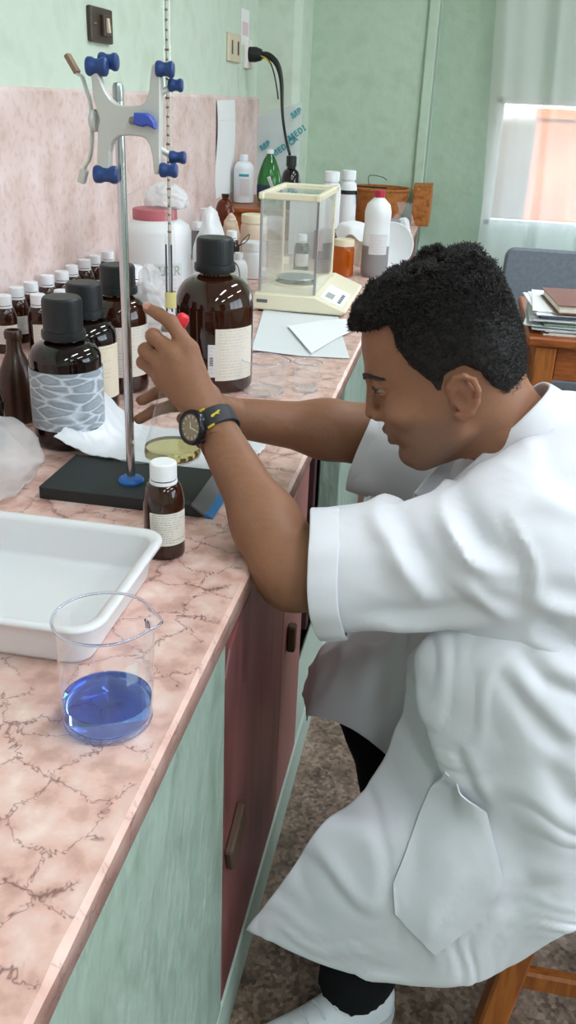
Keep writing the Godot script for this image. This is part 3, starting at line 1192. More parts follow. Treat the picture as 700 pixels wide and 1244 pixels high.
func bench_front_things() -> void:
	# --- white tray
	var t := thing("tray", "shallow white plastic tray behind the beaker of blue liquid", "tray", Vector3(-0.475, TOP, -0.80))
	var rows := []
	for lev in [[0.150, 0.092, 0.0, 0.018], [0.155, 0.098, 0.0015, 0.02], [0.158, 0.1, 0.006, 0.022], [0.164, 0.107, 0.042, 0.024], [0.165, 0.108, 0.047, 0.025], [0.172, 0.115, 0.0495, 0.03], [0.1745, 0.1175, 0.048, 0.032], [0.175, 0.118, 0.044, 0.032], [0.1725, 0.1155, 0.0435, 0.03], [0.171, 0.114, 0.046, 0.03]]:
		var row := []
		var w: float = lev[0]
		var d: float = lev[1]
		var rr: float = lev[3]
		for q in [[1, 1, 0.0], [-1, 1, 1.0], [-1, -1, 2.0], [1, -1, 3.0]]:
			for k in 9:
				var an: float = (q[2] + k / 8.0) * PI * 0.5
				row.append(Vector3(q[0] * (w - rr) + cos(an) * rr, lev[2], q[1] * (d - rr) + sin(an) * rr))
		row.append(row[0])
		rows.append(row)
	# inner skin then outer skin
	var inner := []
	var c := []
	for p in rows[0]:
		c.append(Vector3(0, 0.004, 0))
	inner.append(c)
	for k in range(0, 6):
		inner.append(Array(rows[k]).map(func(p): return Vector3(p.x * 0.985, p.y + 0.004, p.z * 0.98)))
	var mb := Mesher.new()
	var whole := inner.duplicate()
	for k in range(6, 10):
		whole.append(Array(rows[k]).map(func(p): return p + Vector3(0, 0.004, 0)))
	mb.sheet(whole)
	var outer := []
	for k in [9, 4, 3, 2, 1, 0]:
		outer.append(Array(rows[k]).map(func(p): return p + Vector3(0, 0.003 if k == 9 else 0.0, 0)))
	var c2 := []
	for p in rows[0]:
		c2.append(Vector3(0, 0.0, 0))
	outer.append(c2)
	mb.sheet(outer)
	mb.weld_normals()
	obj("body", mb.done(), M.tray, t)
	# --- beaker with blue liquid
	t = beaker("beaker", "glass beaker a third full of bright blue liquid at the front", Vector3(-0.268, TOP, -0.630), 0.0415, 0.108, "")
	mb = Mesher.new()
	mb.lathe([Vector2(0, 0.003), Vector2(0.035, 0.003), Vector2(0.0385, 0.006), Vector2(0.0402, 0.011), Vector2(0.0402, 0.0245), Vector2(0.0396, 0.0237), Vector2(0, 0.0233)], 64, Transform3D(), 0.7)
	obj("blue_liquid", mb.done(), M.blue_liquid, t)
	var a := toward_camera(t.position)
	var mark := Node3D.new()
	mark.name = "etched_mark"
	t.add_child(mark)
	var out := -0.72
	lettering(mark, "numeral", "10", 0.0095, M.ink_dark, Transform3D(Basis(Vector3.UP, -PI * 0.5 - out) * Basis(Vector3.BACK, 0.2), Vector3(cos(out), 0, sin(out)) * 0.0405 + Vector3(0, 0.090, 0)), 0.0003)
	var pm := Mesher.new()
	rows = []
	for y in [0.082, 0.062]:
		var row := []
		for k in 7:
			var aa := lerpf(a - 0.4, a - 0.68, k / 6.0)
			row.append(Vector3(cos(aa) * 0.0432, y, sin(aa) * 0.0432))
		rows.append(row)
	pm.sheet(rows)
	var patch := mat("c9dede", 0.5)
	patch.transparency = BaseMaterial3D.TRANSPARENCY_ALPHA
	patch.albedo_color.a = 0.25
	obj("writing_patch", pm.done(), patch, t)
	# --- the two empty beakers behind the forearm
	beaker("beaker", "low empty glass beaker right of the biggest bottle, behind the forearm", Vector3(-0.347, TOP, -1.665), 0.042, 0.066, "empty beakers behind the forearm")
	beaker("beaker", "small empty glass beaker nearest the bench edge, behind the forearm", Vector3(-0.268, TOP, -1.70), 0.024, 0.058, "empty beakers behind the forearm")
	# --- crumpled white plastic sheet under the flask, curled up at the rod
	mb = Mesher.new()
	rows = []
	var nz := noise(FastNoiseLite.TYPE_SIMPLEX_SMOOTH, 14.0, 8, 3)
	for i in 36:
		var row := []
		var v := i / 35.0
		for j in 44:
			var u := j / 43.0
			var x := lerpf(-0.560, -0.285, u) + 0.01 * sin(v * 5.0)
			var z := lerpf(-1.40, -1.205, v) + 0.012 * sin(u * 4.0)
			var lift := 0.055 * pow(clampf(1.0 - u * 4.5, 0, 1), 1.5) * (0.6 + 0.5 * sin(v * 3.0 + 0.6)) + 0.02 * pow(clampf((v - 0.7) * 3.0, 0, 1), 2.0) * clampf(1.3 - u, 0, 1)
			row.append(Vector3(x - lift * 0.2, TOP + 0.004 + lift + 0.006 * absf(nz.get_noise_2d(u, v)) , z))
		rows.append(row)
	mb.sheet(rows, 0.0012)
	mb.weld_normals()
	tag(obj("plastic_sheet", mb.done(), M.dish), "curled white plastic sheet lying behind the burette stand base", "sheet")
	# --- plastic bag at the left edge
	mb = dome(0.085, 0.088, 0.09, 56, 40)
	crumple(mb, 0.014, 9.0, 3)
	tag(obj("plastic_bag", mb.done(), M.bag, null, Vector3(-0.640, TOP + 0.012, -1.085)), "crumpled clear plastic bag at the left edge behind the tray", "bag")
	# --- two paper sheets in front of the balance
	mb = Mesher.new()
	mb.sheet([[Vector3(-0.505, TOP + 0.004, -2.40), Vector3(-0.40, TOP + 0.002, -2.44), Vector3(-0.30, TOP + 0.0015, -2.40)], [Vector3(-0.47, TOP + 0.003, -2.17), Vector3(-0.36, TOP + 0.002, -2.17), Vector3(-0.257, TOP + 0.0015, -2.17)], [Vector3(-0.436, TOP + 0.007, -1.945), Vector3(-0.325, TOP + 0.0015, -1.95), Vector3(-0.213, TOP + 0.002, -1.965)]], 0.0008)
	tag(obj("paper_sheet", mb.done(), M.paper_grey), "greyish sheet of paper lying in front of the balance", "paper", "papers on the bench")
	mb = Mesher.new()
	mb.sheet([[Vector3(-0.40, TOP + 0.008, -2.20), Vector3(-0.33, TOP + 0.0045, -2.31), Vector3(-0.262, TOP + 0.0045, -2.36)], [Vector3(-0.30, TOP + 0.0075, -1.96), Vector3(-0.262, TOP + 0.0045, -2.15), Vector3(-0.209, TOP + 0.0045, -2.30)]], 0.0006)
	tag(obj("paper_sheet", mb.done(), M.paper), "bright white sheet lying slantwise on the greyish paper by the bench edge", "paper", "papers on the bench")


func beaker(called: String, label: String, at: Vector3, r: float, h: float, group: String) -> Node3D:
	var t := thing(called, label, "beaker", at, group)
	var mb := Mesher.new()
	mb.lathe([Vector2(0, 0.001), Vector2(r * 0.88, 0.0008), Vector2(r * 0.97, 0.004), Vector2(r, 0.012), Vector2(r, h * 0.93), Vector2(r * 1.02, h * 0.985), Vector2(r * 1.055, h)], 72, Transform3D(), 9.0)
	_spout(mb, r, h)
	obj("wall", mb.done(), M.glass_dull if group else M.glass, t)
	var path := []
	for k in 73:
		var a := TAU * k / 72
		path.append(Vector3(cos(a) * r * 1.055, h, sin(a) * r * 1.055))
	var rim := Mesher.new()
	rim.tube(path, 0.0013, 8, false)
	_spout(rim, r, h)
	obj("rim", rim.done(), M.rim_glass, t)
	var foot := Mesher.new()
	path = []
	for k in 73:
		var a := TAU * k / 72
		path.append(Vector3(cos(a) * r * 0.955, 0.0035, sin(a) * r * 0.955))
	foot.tube(path, 0.0012, 8, false)
	obj("foot", foot.done(), M.rim_glass, t)
	return t


func _spout(mb: Mesher, r: float, h: float) -> void:
	for k in mb.v.size():
		var p := mb.v[k]
		var a := atan2(p.z + r * 0.12, p.x)
		var s: float = exp(-a * a * 14.0) * smoothstep(h * 0.86, h, p.y)
		mb.v[k] = p + Vector3(1, 0.02, -0.08) * s * r * 0.2


func stand() -> void:
	var t := thing("burette_stand", "burette stand of a chrome rod on a black base with a white double clamp", "burette stand", Vector3(-0.4245, TOP, -1.126))
	# base with a bevelled grey and blue right end
	var mb := Mesher.new()
	mb.prism([Vector2(-0.116, 0.0), Vector2(-0.116, 0.018), Vector2(0.105, 0.018), Vector2(0.122, 0.0015), Vector2(0.118, 0)], 0.132, Transform3D(Basis(), Vector3(0, 0.0, -0.076)), 0.001)
	obj("base", mb.done(), M.base_black, t)
	mb = Mesher.new()
	mb.prism([Vector2(0.106, 0.0185), Vector2(0.1265, 0.0055), Vector2(0.1245, 0.0015), Vector2(0.105, 0.0165)], 0.1325, Transform3D(Basis(), Vector3(0, 0.0, -0.0762)), 0.0004)
	obj("bevel", mb.done(), M.base_edge, t)
	mb = Mesher.new()
	mb.prism([Vector2(0.1268, 0.007), Vector2(0.137, 0.001), Vector2(0.136, 0.0), Vector2(0.1235, 0.0), Vector2(0.1245, 0.0045)], 0.133, Transform3D(Basis(), Vector3(0, 0.0, -0.0764)), 0.0004)
	obj("edge_strip", mb.done(), M.base_blue, t)
	obj("collar", turned([Vector2(0.0185, 0.018), Vector2(0.0185, 0.0205), Vector2(0.016, 0.0235), Vector2(0.008, 0.0245), Vector2(0.0, 0.0245)], 32), M.collar_blue, t)
	obj("rod", piped([Vector3(0, 0.02, 0), Vector3(-0.001, 0.25, -0.005), Vector3(-0.003, 0.527, -0.011)], 0.0062, 20), M.chrome, t)
	# clamp, in its own axes: x right, y up, z toward the room; lengths in mm
	var c := Node3D.new()
	c.name = "clamp"
	t.add_child(c)
	c.position = Vector3(0.0145, 0.495, 0.016)
	c.scale = Vector3.ONE
	var pl := [[-36, 49], [-34, 52], [-28, 51], [-26, 46], [-23, 38], [-19, 30], [-13, 22], [-7, 18], [-2, 16], [11, 15.5], [24, 17], [29, 20], [32, 25], [34.5, 33], [36, 45], [38, 58], [40, 61], [47, 61], [49, 57], [48.5, 30], [48, 5], [47, -25], [46.5, -52], [44, -58], [39, -58], [38, -50], [37, -38], [34, -26], [29, -19], [23, -17], [10, -16.5], [-4, -18], [-10, -22], [-14, -28], [-16.5, -36], [-17, -45], [-18.5, -63], [-21, -68], [-32, -69], [-34, -66], [-33, -40], [-31, -13], [-28, -1], [-31, 10], [-35, 24]]
	var o := []
	for p in pl:
		o.append(Vector2(p[0], p[1]) * 0.001)
	mb = Mesher.new()
	mb.prism(o, 0.012, Transform3D(), 0.0015)
	obj("plate", mb.done(), M.cast, c)
	mb = Mesher.new()
	mb.tube([Vector3(-0.006, -0.014, -0.012), Vector3(-0.006, 0.014, -0.012)], 0.0125, 18)
	obj("boss", mb.done(), M.cast, c)
	mb = Mesher.new()
	mb.tube([Vector3(0.012, 0.0, 0.011), Vector3(0.021, 0.0, 0.016)], 0.0045, 14)
	obj("screw", mb.done(), M.cast_dark, c)
	# wing nut in the middle
	mb = Mesher.new()
	mb.prism([Vector2(-0.006, -0.005), Vector2(-0.004, 0.006), Vector2(0.010, 0.006), Vector2(0.016, 0.003), Vector2(0.021, -0.003), Vector2(0.022, -0.011), Vector2(0.017, -0.009), Vector2(0.012, -0.007), Vector2(0.006, -0.009), Vector2(-0.001, -0.008)], 0.01, Transform3D(Basis(), Vector3(0.023, 0.003, 0.013)), 0.0018)
	obj("wing_nut", mb.done(), M.wing_blue, c)
	# blue grip sleeves, waisted like the photographed ones
	for g in [[-42, 56, 25, 10.5, 3], [-33, 62, 23, 10, -14], [-38, -62, 30, 10.5, 4], [43, 56, 21, 9, 3], [53, 40, 17, 7.5, -12], [53, -39, 20, 7.5, -12], [46, -53, 21, 8.5, 4]]:
		var l: float = g[2] * 0.001
		var rr: float = g[3] * 0.001
		mb = Mesher.new()
		mb.lathe([Vector2(0, 0), Vector2(rr * 0.85, 0), Vector2(rr, l * 0.08), Vector2(rr, l * 0.26), Vector2(rr * 0.82, l * 0.42), Vector2(rr * 0.82, l * 0.6), Vector2(rr, l * 0.76), Vector2(rr * 0.97, l * 0.92), Vector2(rr * 0.75, l), Vector2(0, l)], 24, Transform3D(Basis(Vector3.BACK, -PI * 0.5) * Basis.from_euler(Vector3(-0.12, 0, 0)), Vector3(g[0] * 0.001, g[1] * 0.001, 0.006 + g[4] * 0.001)), 0.7)
		obj("grip_sleeve", mb.done(), M.knob_blue, c)
	# prongs that carry the sleeves behind the plate
	for g in [[Vector3(0.044, 0.03, 0.004), Vector3(0.053, 0.036, -0.006), Vector3(0.066, 0.04, -0.007)], [Vector3(0.044, -0.03, 0.004), Vector3(0.052, -0.036, -0.006), Vector3(0.068, -0.039, -0.007)], [Vector3(-0.033, 0.045, 0.003), Vector3(-0.034, 0.058, -0.007), Vector3(-0.02, 0.062, -0.008)]]:
		obj("prong", piped(g, 0.0035, 10), M.cast, c)
	# sprung lever at the left
	var lv := [[-67, 67], [-55, 49], [-49, 45], [-44, 30], [-40, 17], [-40, 0], [-40, -22], [-44, -44], [-52, -57], [-57, -71]]
	var rows := []
	for p in lv:
		rows.append([Vector3(p[0] * 0.001, p[1] * 0.001, 0.0), Vector3(p[0] * 0.001, p[1] * 0.001, 0.008)])
	rows = spline_grid(rows, 40, 3)
	mb = Mesher.new()
	mb.sheet(rows, 0.0022)
	obj("lever", mb.done(), M.cast, c)
	obj("lever_tip", bx(Vector3(0.0065, 0.023, 0.0095), Vector3(-0.0615, 0.058, 0.004), 0.001, Vector3(0, 0, 0.56)), M.tarnish, c)
	obj("lever_foot", bx(Vector3(0.009, 0.016, 0.0095), Vector3(-0.0555, -0.066, 0.004), 0.001, Vector3(0, 0, -0.3)), M.cast, c)
	mb = Mesher.new()
	mb.lathe([Vector2(0, 0), Vector2(0.0125, 0), Vector2(0.013, 0.002), Vector2(0.011, 0.006), Vector2(0, 0.007)], 28, Transform3D(Basis(Vector3.BACK, PI * 0.5), Vector3(-0.0345, -0.002, 0.005)))
	obj("pivot_disc", mb.done(), M.cast, c)
	obj("rod_tip", turned([Vector2(0.0065, 0), Vector2(0.0068, 0.004), Vector2(0.0068, 0.016), Vector2(0.005, 0.02), Vector2(0, 0.021)], 20), M.steel, c, Vector3(-0.0175, 0.02, -0.026))
	# --- the burette held by the clamp
	var b := thing("burette", "tall thin glass burette with brown graduations held by the white clamp", "burette", Vector3(-0.3615, TOP, -1.126))
	mb = Mesher.new()
	mb.lathe([Vector2(0.0015, 0.215), Vector2(0.0025, 0.245), Vector2(0.004, 0.262), Vector2(0.0064, 0.268), Vector2(0.0064, 0.355), Vector2(0.0056, 0.36), Vector2(0.0056, 1.0), Vector2(0.0072, 1.004)], 28, Transform3D(), 9.0)
	obj("glass_tube", mb.done(), M.glass, b)
	mb = Mesher.new()
	mb.tube([Vector3(0, 0.27, 0), Vector3(0, 0.98, 0)], 0.0023, 12)
	obj("liquid_column", mb.done(), M.clear_water, b)
	for s in [-1, 1]:
		obj("stripe", bx(Vector3(0.0022, 0.085, 0.0012), Vector3(s * 0.0035, 0.31, 0.0052), 0.0003), M.ink_dark, b)
	obj("yellow_band", turned([Vector2(0.0071, 0.272), Vector2(0.0074, 0.2725), Vector2(0.0074, 0.292), Vector2(0.0071, 0.2925)], 28), M.label_yellow, b)
	obj("stopper", turned([Vector2(0, 0.25), Vector2(0.0042, 0.25), Vector2(0.0042, 0.262), Vector2(0, 0.262)], 20), M.milk_plastic, b)
	for k in 60:
		var y := 0.368 + k * 0.0102
		var long := 0.0048 if k % 5 == 0 else 0.003
		obj("graduation", bx(Vector3(long, 0.0024, 0.0006), Vector3(0.0012, y, 0.0053), 0), M.tarnish, b)
	# stopcock with its red grip
	mb = Mesher.new()
	mb.tube([Vector3(-0.012, 0.245, 0), Vector3(0.012, 0.245, 0)], 0.006, 16)
	obj("stopcock", mb.done(), M.milk_plastic, b)
	mb = Mesher.new()
	mb.lathe([Vector2(0, 0), Vector2(0.006, 0.0), Vector2(0.0085, 0.004), Vector2(0.009, 0.01), Vector2(0.0085, 0.018), Vector2(0.006, 0.022), Vector2(0, 0.023)], 24, Transform3D(Basis.from_euler(Vector3(0, 0, -0.55)), Vector3(0.006, 0.243, -0.006)))
	obj("stopcock_grip", mb.done(), M.stopcock_red, b)
	# --- the flask under it
	var f := thing("conical_flask", "glass conical flask with a little pale yellow liquid, held under the burette", "flask", Vector3(-0.3615, 0.812, -1.126))
	mb = Mesher.new()
	mb.lathe([Vector2(0, 0.001), Vector2(0.034, 0.0), Vector2(0.0395, 0.004), Vector2(0.041, 0.011), Vector2(0.039, 0.02), Vector2(0.028, 0.058), Vector2(0.0185, 0.09), Vector2(0.0155, 0.102), Vector2(0.0152, 0.126), Vector2(0.0175, 0.13)], 56, Transform3D(), 9.0)
	obj("wall", mb.done(), M.glass, f)
	mb = Mesher.new()
	mb.lathe([Vector2(0, 0.002), Vector2(0.0335, 0.002), Vector2(0.0385, 0.005), Vector2(0.0398, 0.011), Vector2(0.0385, 0.0175), Vector2(0, 0.0172)], 56, Transform3D(), 0.7)
	obj("yellow_liquid", mb.done(), M.pale_liquid, f)
	var path := []
	for k in 49:
		var an := TAU * k / 48
		path.append(Vector3(cos(an) * 0.0175, 0.13, sin(an) * 0.0175))
	mb = Mesher.new()
	mb.tube(path, 0.0013, 8, false)
	obj("rim", mb.done(), M.rim_glass, f)


func balance_things() -> void:
	var t := thing("analytical_balance", "cream laboratory balance with a tall glass draught shield and keypad", "balance", Vector3(-0.44, TOP, -2.55))
	var mb := Mesher.new()
	mb.prism([Vector2(-0.092, 0.006), Vector2(-0.092, 0.044), Vector2(-0.086, 0.05), Vector2(0.078, 0.05), Vector2(0.158, 0.02), Vector2(0.162, 0.014), Vector2(0.15, 0.006)], 0.40, Transform3D(Basis(), Vector3(0, 0, -0.225)), 0.004)
	obj("base", mb.done(), M.cream_plastic, t)
	for p in [[-0.07, 0.15], [0.13, 0.15], [-0.07, -0.2], [0.13, -0.2]]:
		obj("foot", turned([Vector2(0, 0), Vector2(0.013, 0), Vector2(0.013, 0.007), Vector2(0, 0.007)], 20), M.black_rubber, t, Vector3(p[0], 0, p[1]))
	# keypad on the slope
	var slope := Transform3D(Basis(Vector3.BACK, -0.359), Vector3(0.119, 0.0355, 0.0))
	mb = Mesher.new()
	mb.box(Vector3(0.066, 0.002, 0.19), slope * Transform3D(Basis(), Vector3(0, 0.0, 0.06)), 0.0005)
	obj("keypad", mb.done(), M.paper, t)
	mb = Mesher.new()
	mb.box(Vector3(0.022, 0.002, 0.06), slope * Transform3D(Basis(), Vector3(-0.012, 0.0018, 0.095)), 0.0004)
	obj("display", mb.done(), M.lcd, t)
	for k in 5:
		mb = Mesher.new()
		mb.box(Vector3(0.009, 0.0025, 0.012), slope * Transform3D(Basis(), Vector3(0.019, 0.0018, 0.03 + k * 0.024)), 0.0006)
		obj("key", mb.done(), M.key_grey, t)
	obj("badge", bx(Vector3(0.03, 0.009, 0.001), Vector3(-0.066, 0.03, 0.1755), 0.0002), M.key_grey, t)
	# glass box
	var x0 := -0.078
	var x1 := 0.072
	var z0 := -0.16
	var z1 := 0.15
	var h0 := 0.05
	var h1 := 0.292
	for x in [x0, x1]:
		for z in [z0, z1]:
			obj("post", bx(Vector3(0.007, h1 - h0, 0.007), Vector3(x, (h0 + h1) * 0.5, z), 0.001), M.steel if z > 0 else M.cream_plastic, t)
	obj("pane", bx(Vector3(x1 - x0, h1 - h0 - 0.004, 0.003), Vector3((x0 + x1) * 0.5, (h0 + h1) * 0.5, z1), 0), M.pane, t)
	obj("pane", bx(Vector3(x1 - x0, h1 - h0 - 0.004, 0.003), Vector3((x0 + x1) * 0.5, (h0 + h1) * 0.5, z0), 0), M.pane, t)
	for x in [x0, x1]:
		obj("pane", bx(Vector3(0.003, h1 - h0 - 0.004, z1 - z0), Vector3(x, (h0 + h1) * 0.5, (z0 + z1) * 0.5), 0), M.pane, t)
	for s in [[x0, 0.014, 0], [x1, 0.014, 0]]:
		obj("top_frame", bx(Vector3(0.014, 0.018, z1 - z0 + 0.03), Vector3(s[0], h1 + 0.005, (z0 + z1) * 0.5), 0.003), M.cream_plastic, t)
	for z in [z0, z1]:
		obj("top_frame", bx(Vector3(x1 - x0 + 0.014, 0.018, 0.016), Vector3((x0 + x1) * 0.5, h1 + 0.005, z), 0.003), M.cream_plastic, t)
	obj("top_pane", bx(Vector3(x1 - x0, 0.003, z1 - z0), Vector3((x0 + x1) * 0.5, h1 + 0.006, (z0 + z1) * 0.5), 0), M.pane, t)
	obj("pan", turned([Vector2(0, 0.05), Vector2(0.012, 0.05), Vector2(0.012, 0.064), Vector2(0.055, 0.066), Vector2(0.058, 0.069), Vector2(0.056, 0.071), Vector2(0, 0.0705)], 40), M.steel, t, Vector3(-0.003, 0, 0.0))
	obj("floor_ring", turned([Vector2(0.06, 0.05), Vector2(0.068, 0.05), Vector2(0.068, 0.056), Vector2(0.06, 0.056)], 40), M.cream_plastic, t, Vector3(-0.003, 0, 0.0))


func back_things() -> void:
	# --- white jug with a red lid, wrapped in a bag
	var at := Vector3(-0.742, TOP, -2.21)
	var t := thing("jug", "big white plastic jug with red lid, half wrapped in a clear bag", "jug", at)
	obj("body", turned([Vector2(0, 0.002), Vector2(0.072, 0.0), Vector2(0.082, 0.006), Vector2(0.084, 0.02), Vector2(0.084, 0.15), Vector2(0.083, 0.158), Vector2(0.0845, 0.162), Vector2(0.0845, 0.215), Vector2(0.079, 0.232), Vector2(0.06, 0.243), Vector2(0.05, 0.245), Vector2(0, 0.245)], 48, 0.8), M.milk_plastic, t)
	obj("lid", ribbed_cap(0.055, 0.026), M.cap_red, t, Vector3(-0.005, 0.244, 0))
	var a := toward_camera(at)
	var panel := wrap_label(t, 0.0852, 0.055, 0.150, a - 0.75, a + 0.1, M.label_white)
	var tx := ["U", "X", "R"]
	for k in 3:
		var out := a - 0.42 - 0.2 * (k - 1)
		var m := lettering(panel, "letter", tx[2 - k] if false else tx[k], 0.024, M.ink_green, Transform3D(Basis(Vector3.UP, PI * 0.5 - (a - 0.32 - 0.2 * (1 - k) * -1.0)), Vector3.ZERO), 0.0006)
		var an := a - 0.12 - 0.22 * k
		m.transform = Transform3D(Basis(Vector3.UP, PI * 0.5 - an), Vector3(cos(an) * 0.0862, 0.132, sin(an) * 0.0862))
	var mb := Mesher.new()
	var prof := [Vector2(0.098, 0.012), Vector2(0.100, 0.06), Vector2(0.099, 0.14), Vector2(0.101, 0.2), Vector2(0.096, 0.245), Vector2(0.085, 0.285), Vector2(0.045, 0.312), Vector2(0.012, 0.318)]
	mb.lathe(spline2(prof, 30), 60, Transform3D(), 9.0, a - 2.9, a + 2.3)
	crumple(mb, 0.009, 9.0, 41)
	tag(obj("plastic_bag", mb.done(), M.film, null, at), "thin clear plastic bag drawn over the white jug", "bag")
	mb = dome(0.05, 0.055, 0.04, 44, 30)
	crumple(mb, 0.012, 16.0, 12)
	var b := thing("plastic_bag", "crumpled white plastic bag bunched on top of the jug", "bag", at + Vector3(0.02, 0.272, -0.02))
	obj("bag_body", mb.done(), M.bag_thick, b)
	mb = dome(0.034, 0.27, 0.055, 44, 30)
	crumple(mb, 0.012, 10.0, 19)
	tag(obj("plastic_bag", mb.done(), M.bag_thick, null, Vector3(-0.606, TOP + 0.013, -2.215)), "crumpled white plastic bag hanging beside the right side of the jug", "bag")
	# crumpled film between the rod and the big bottle
	mb = dome(0.040, 0.19, 0.042, 60, 50)
	crumple(mb, 0.014, 15.0, 23)
	tag(obj("plastic_film", mb.done(), M.bag, null, Vector3(-0.632, TOP + 0.014, -1.82)), "crumpled translucent plastic film standing behind the fingertip", "bag")
	# --- low dark wooden box under the back row
	t = thing("wooden_box", "low dark wooden box carrying the bottles in the corner", "box", Vector3(-0.80, TOP, -4.0))
	obj("top_board", bx(Vector3(0.36, 0.016, 0.6), Vector3(0, 0.109, 0), 0.003), M.dark_wood, t)
	for z in [-0.27, 0.27]:
		obj("side_board", bx(Vector3(0.34, 0.1, 0.016), Vector3(0, 0.0505, z), 0.003), M.dark_wood, t)
	var y := TOP + 0.117
	t = reagent("plastic_bottle", "white plastic bottle with blue print, against the left wall in the corner", Vector3(-0.928, y, -3.92), 0.043, 0.192, 0.017, 0.022, M.milk_plastic, M.cap_white, "", 0.70)
	a = toward_camera(t.position)
	wrap_label(t, 0.0434, 0.108, 0.118, a - 0.5, a + 0.5, M.ink_blue)
	wrap_label(t, 0.0434, 0.03, 0.10, a - 0.6, a + 0.4, M.label_white)
	# green soda bottle
	t = thing("green_bottle", "green soda bottle with white cap in the corner under the wall socket", "bottle", Vector3(-0.83, y, -3.98))
	obj("body", turned([Vector2(0, 0.004), Vector2(0.03, 0), Vector2(0.048, 0.008), Vector2(0.052, 0.03), Vector2(0.052, 0.08), Vector2(0.05, 0.105), Vector2(0.040, 0.14), Vector2(0.026, 0.175), Vector2(0.015, 0.192), Vector2(0.0135, 0.2), Vector2(0, 0.2)], 40), M.green_glass, t)
	obj("cap", ribbed_cap(0.0155, 0.016), M.cap_white, t, Vector3(0, 0.198, 0))
	a = toward_camera(t.position)
	wrap_label(t, 0.0525, 0.03, 0.075, a - 1.4, a + 1.4, mat("2c3a5c", 0.5))
	t = reagent("brown_bottle", "black-capped brown bottle standing behind the balance below the hanging cable", Vector3(-0.70, y, -3.78), 0.042, 0.205, 0.021, 0.04, M.amber_black, M.cap_black, "", 0.42)
	t = thing("glass_strip", "pale glass slide leaning on the green bottle", "glass plate", Vector3(-0.785, y, -3.86))
	obj("plate", bx(Vector3(0.014, 0.12, 0.004), Vector3(0, 0.06, 0), 0.001, Vector3(0, 0, 0.42)), M.paper_grey, t)
	# --- small things left of the balance
	t = reagent("brown_bottle", "open brown medicine bottle among the white caps left of the balance", Vector3(-0.900, TOP, -3.50), 0.038, 0.19, 0.0145, 0.012, M.amber, M.amber_black, "", 0.6)
	reagent("plastic_bottle", "white-capped bottle by the wall next to the jug's bag", Vector3(-0.915, TOP, -3.30), 0.034, 0.155, 0.027, 0.05, M.milk_plastic, M.cap_white, "", 0.5)
	var small := small_amber("small_bottle", "white-capped brown bottle behind the big black cap, left one of the front pair", Vector3(-0.758, TOP, -2.83), "white capped bottles left of the balance", 1.05)
	copy(small, "small_bottle", "white-capped brown bottle behind the big black cap, farthest of the group", Vector3(-0.82, TOP, -2.99), 0.2)
	copy(small, "small_bottle", "white-capped brown bottle just left of the white jars beside the balance", Vector3(-0.735, TOP, -2.95), 0.3)
	copy(small, "small_bottle", "white-capped brown bottle nearest the wall behind the jug", Vector3(-0.90, TOP, -3.12), 0.5)
	t = reagent("plastic_bottle", "squat white bottle just behind the big black cap", Vector3(-0.655, TOP, -2.70), 0.032, 0.10, 0.017, 0.015, M.milk_plastic, M.cap_white, "", 0.5)
	mb = dome(0.034, 0.15, 0.034, 40, 24, 2.0)
	crumple(mb, 0.006, 30.0, 51)
	t = thing("wrapped_jar", "jar wrapped in beige cloth and tied, left of the white jars", "jar", Vector3(-0.80, TOP, -3.20))
	obj("cloth_wrap", mb.done(), M.beige, t)
	obj("tie", turned([Vector2(0.014, 0), Vector2(0.017, 0.003), Vector2(0.014, 0.006)], 20), M.paper_old, t, Vector3(0, 0.132, 0))
	jar("jar", "cream lidded jar with beige contents, behind the white jar beside the balance", Vector3(-0.70, TOP, -3.12), 0.046, 0.165, 0.028, M.beige, M.cap_cream)
	jar("jar", "white plastic jar with flat lid, close to the left side of the balance", Vector3(-0.640, TOP, -2.86), 0.04, 0.112, 0.026, M.milk_plastic, M.cap_white)
	t = thing("black_wire", "thin black wire looped behind the big bottle's cap", "cord", Vector3(-0.655, TOP, -2.60))
	var loop := spline([Vector3(-0.012, 0.125, -0.01), Vector3(0.01, 0.11, 0.0), Vector3(0.036, 0.15, -0.02), Vector3(0.052, 0.165, -0.03), Vector3(0.045, 0.145, -0.02), Vector3(0.012, 0.125, 0.0), Vector3(0.0, 0.105, 0.01), Vector3(0.028, 0.08, 0.01), Vector3(0.036, 0.04, 0.01), Vector3(0.04, 0.002, 0.02)], 60)
	obj("wire", piped(loop, 0.0014, 8), M.black_rubber, t)
	# --- seen through and behind the balance
	t = small_amber("small_bottle", "dark small bottle with white cap seen through the balance glass", Vector3(-0.515, TOP, -3.03), "", 1.0)
	jar("jar", "little brown jar with cream lid seen through the balance glass", Vector3(-0.575, TOP, -3.0), 0.026, 0.05, 0.022, M.beige, M.cap_cream)
	t = thing("grey_carton", "plain grey carton standing behind the balance", "box", Vector3(-0.565, TOP, -3.42))
	obj("carton", bx(Vector3(0.12, 0.2, 0.1), Vector3(0, 0.1, 0), 0.003), M.paper_grey, t)
	obj("flap", bx(Vector3(0.12, 0.002, 0.06), Vector3(0, 0.2015, 0.02), 0.0005), M.paper, t)
	var pb := reagent("plastic_bottle", "white plastic bottle with wide cap behind the balance, left one of two", Vector3(-0.50, TOP, -3.55), 0.037, 0.288, 0.029, 0.035, M.milk_plastic, M.cap_white, "tall white bottles behind the balance", 0.72)
	copy(pb, "plastic_bottle", "white plastic bottle with wide cap behind the balance, right one of two", Vector3(-0.452, TOP, -3.68), 0.4, Vector3(0.95, 0.995, 0.95))
	t = thing("strap", "black strap tied round the right tall white bottle", "strap", Vector3(-0.452, TOP + 0.2, -3.68))
	obj("band", turned([Vector2(0.0362, 0.0), Vector2(0.0372, 0.001), Vector2(0.0372, 0.014), Vector2(0.0362, 0.015)], 30), M.black_rubber, t)
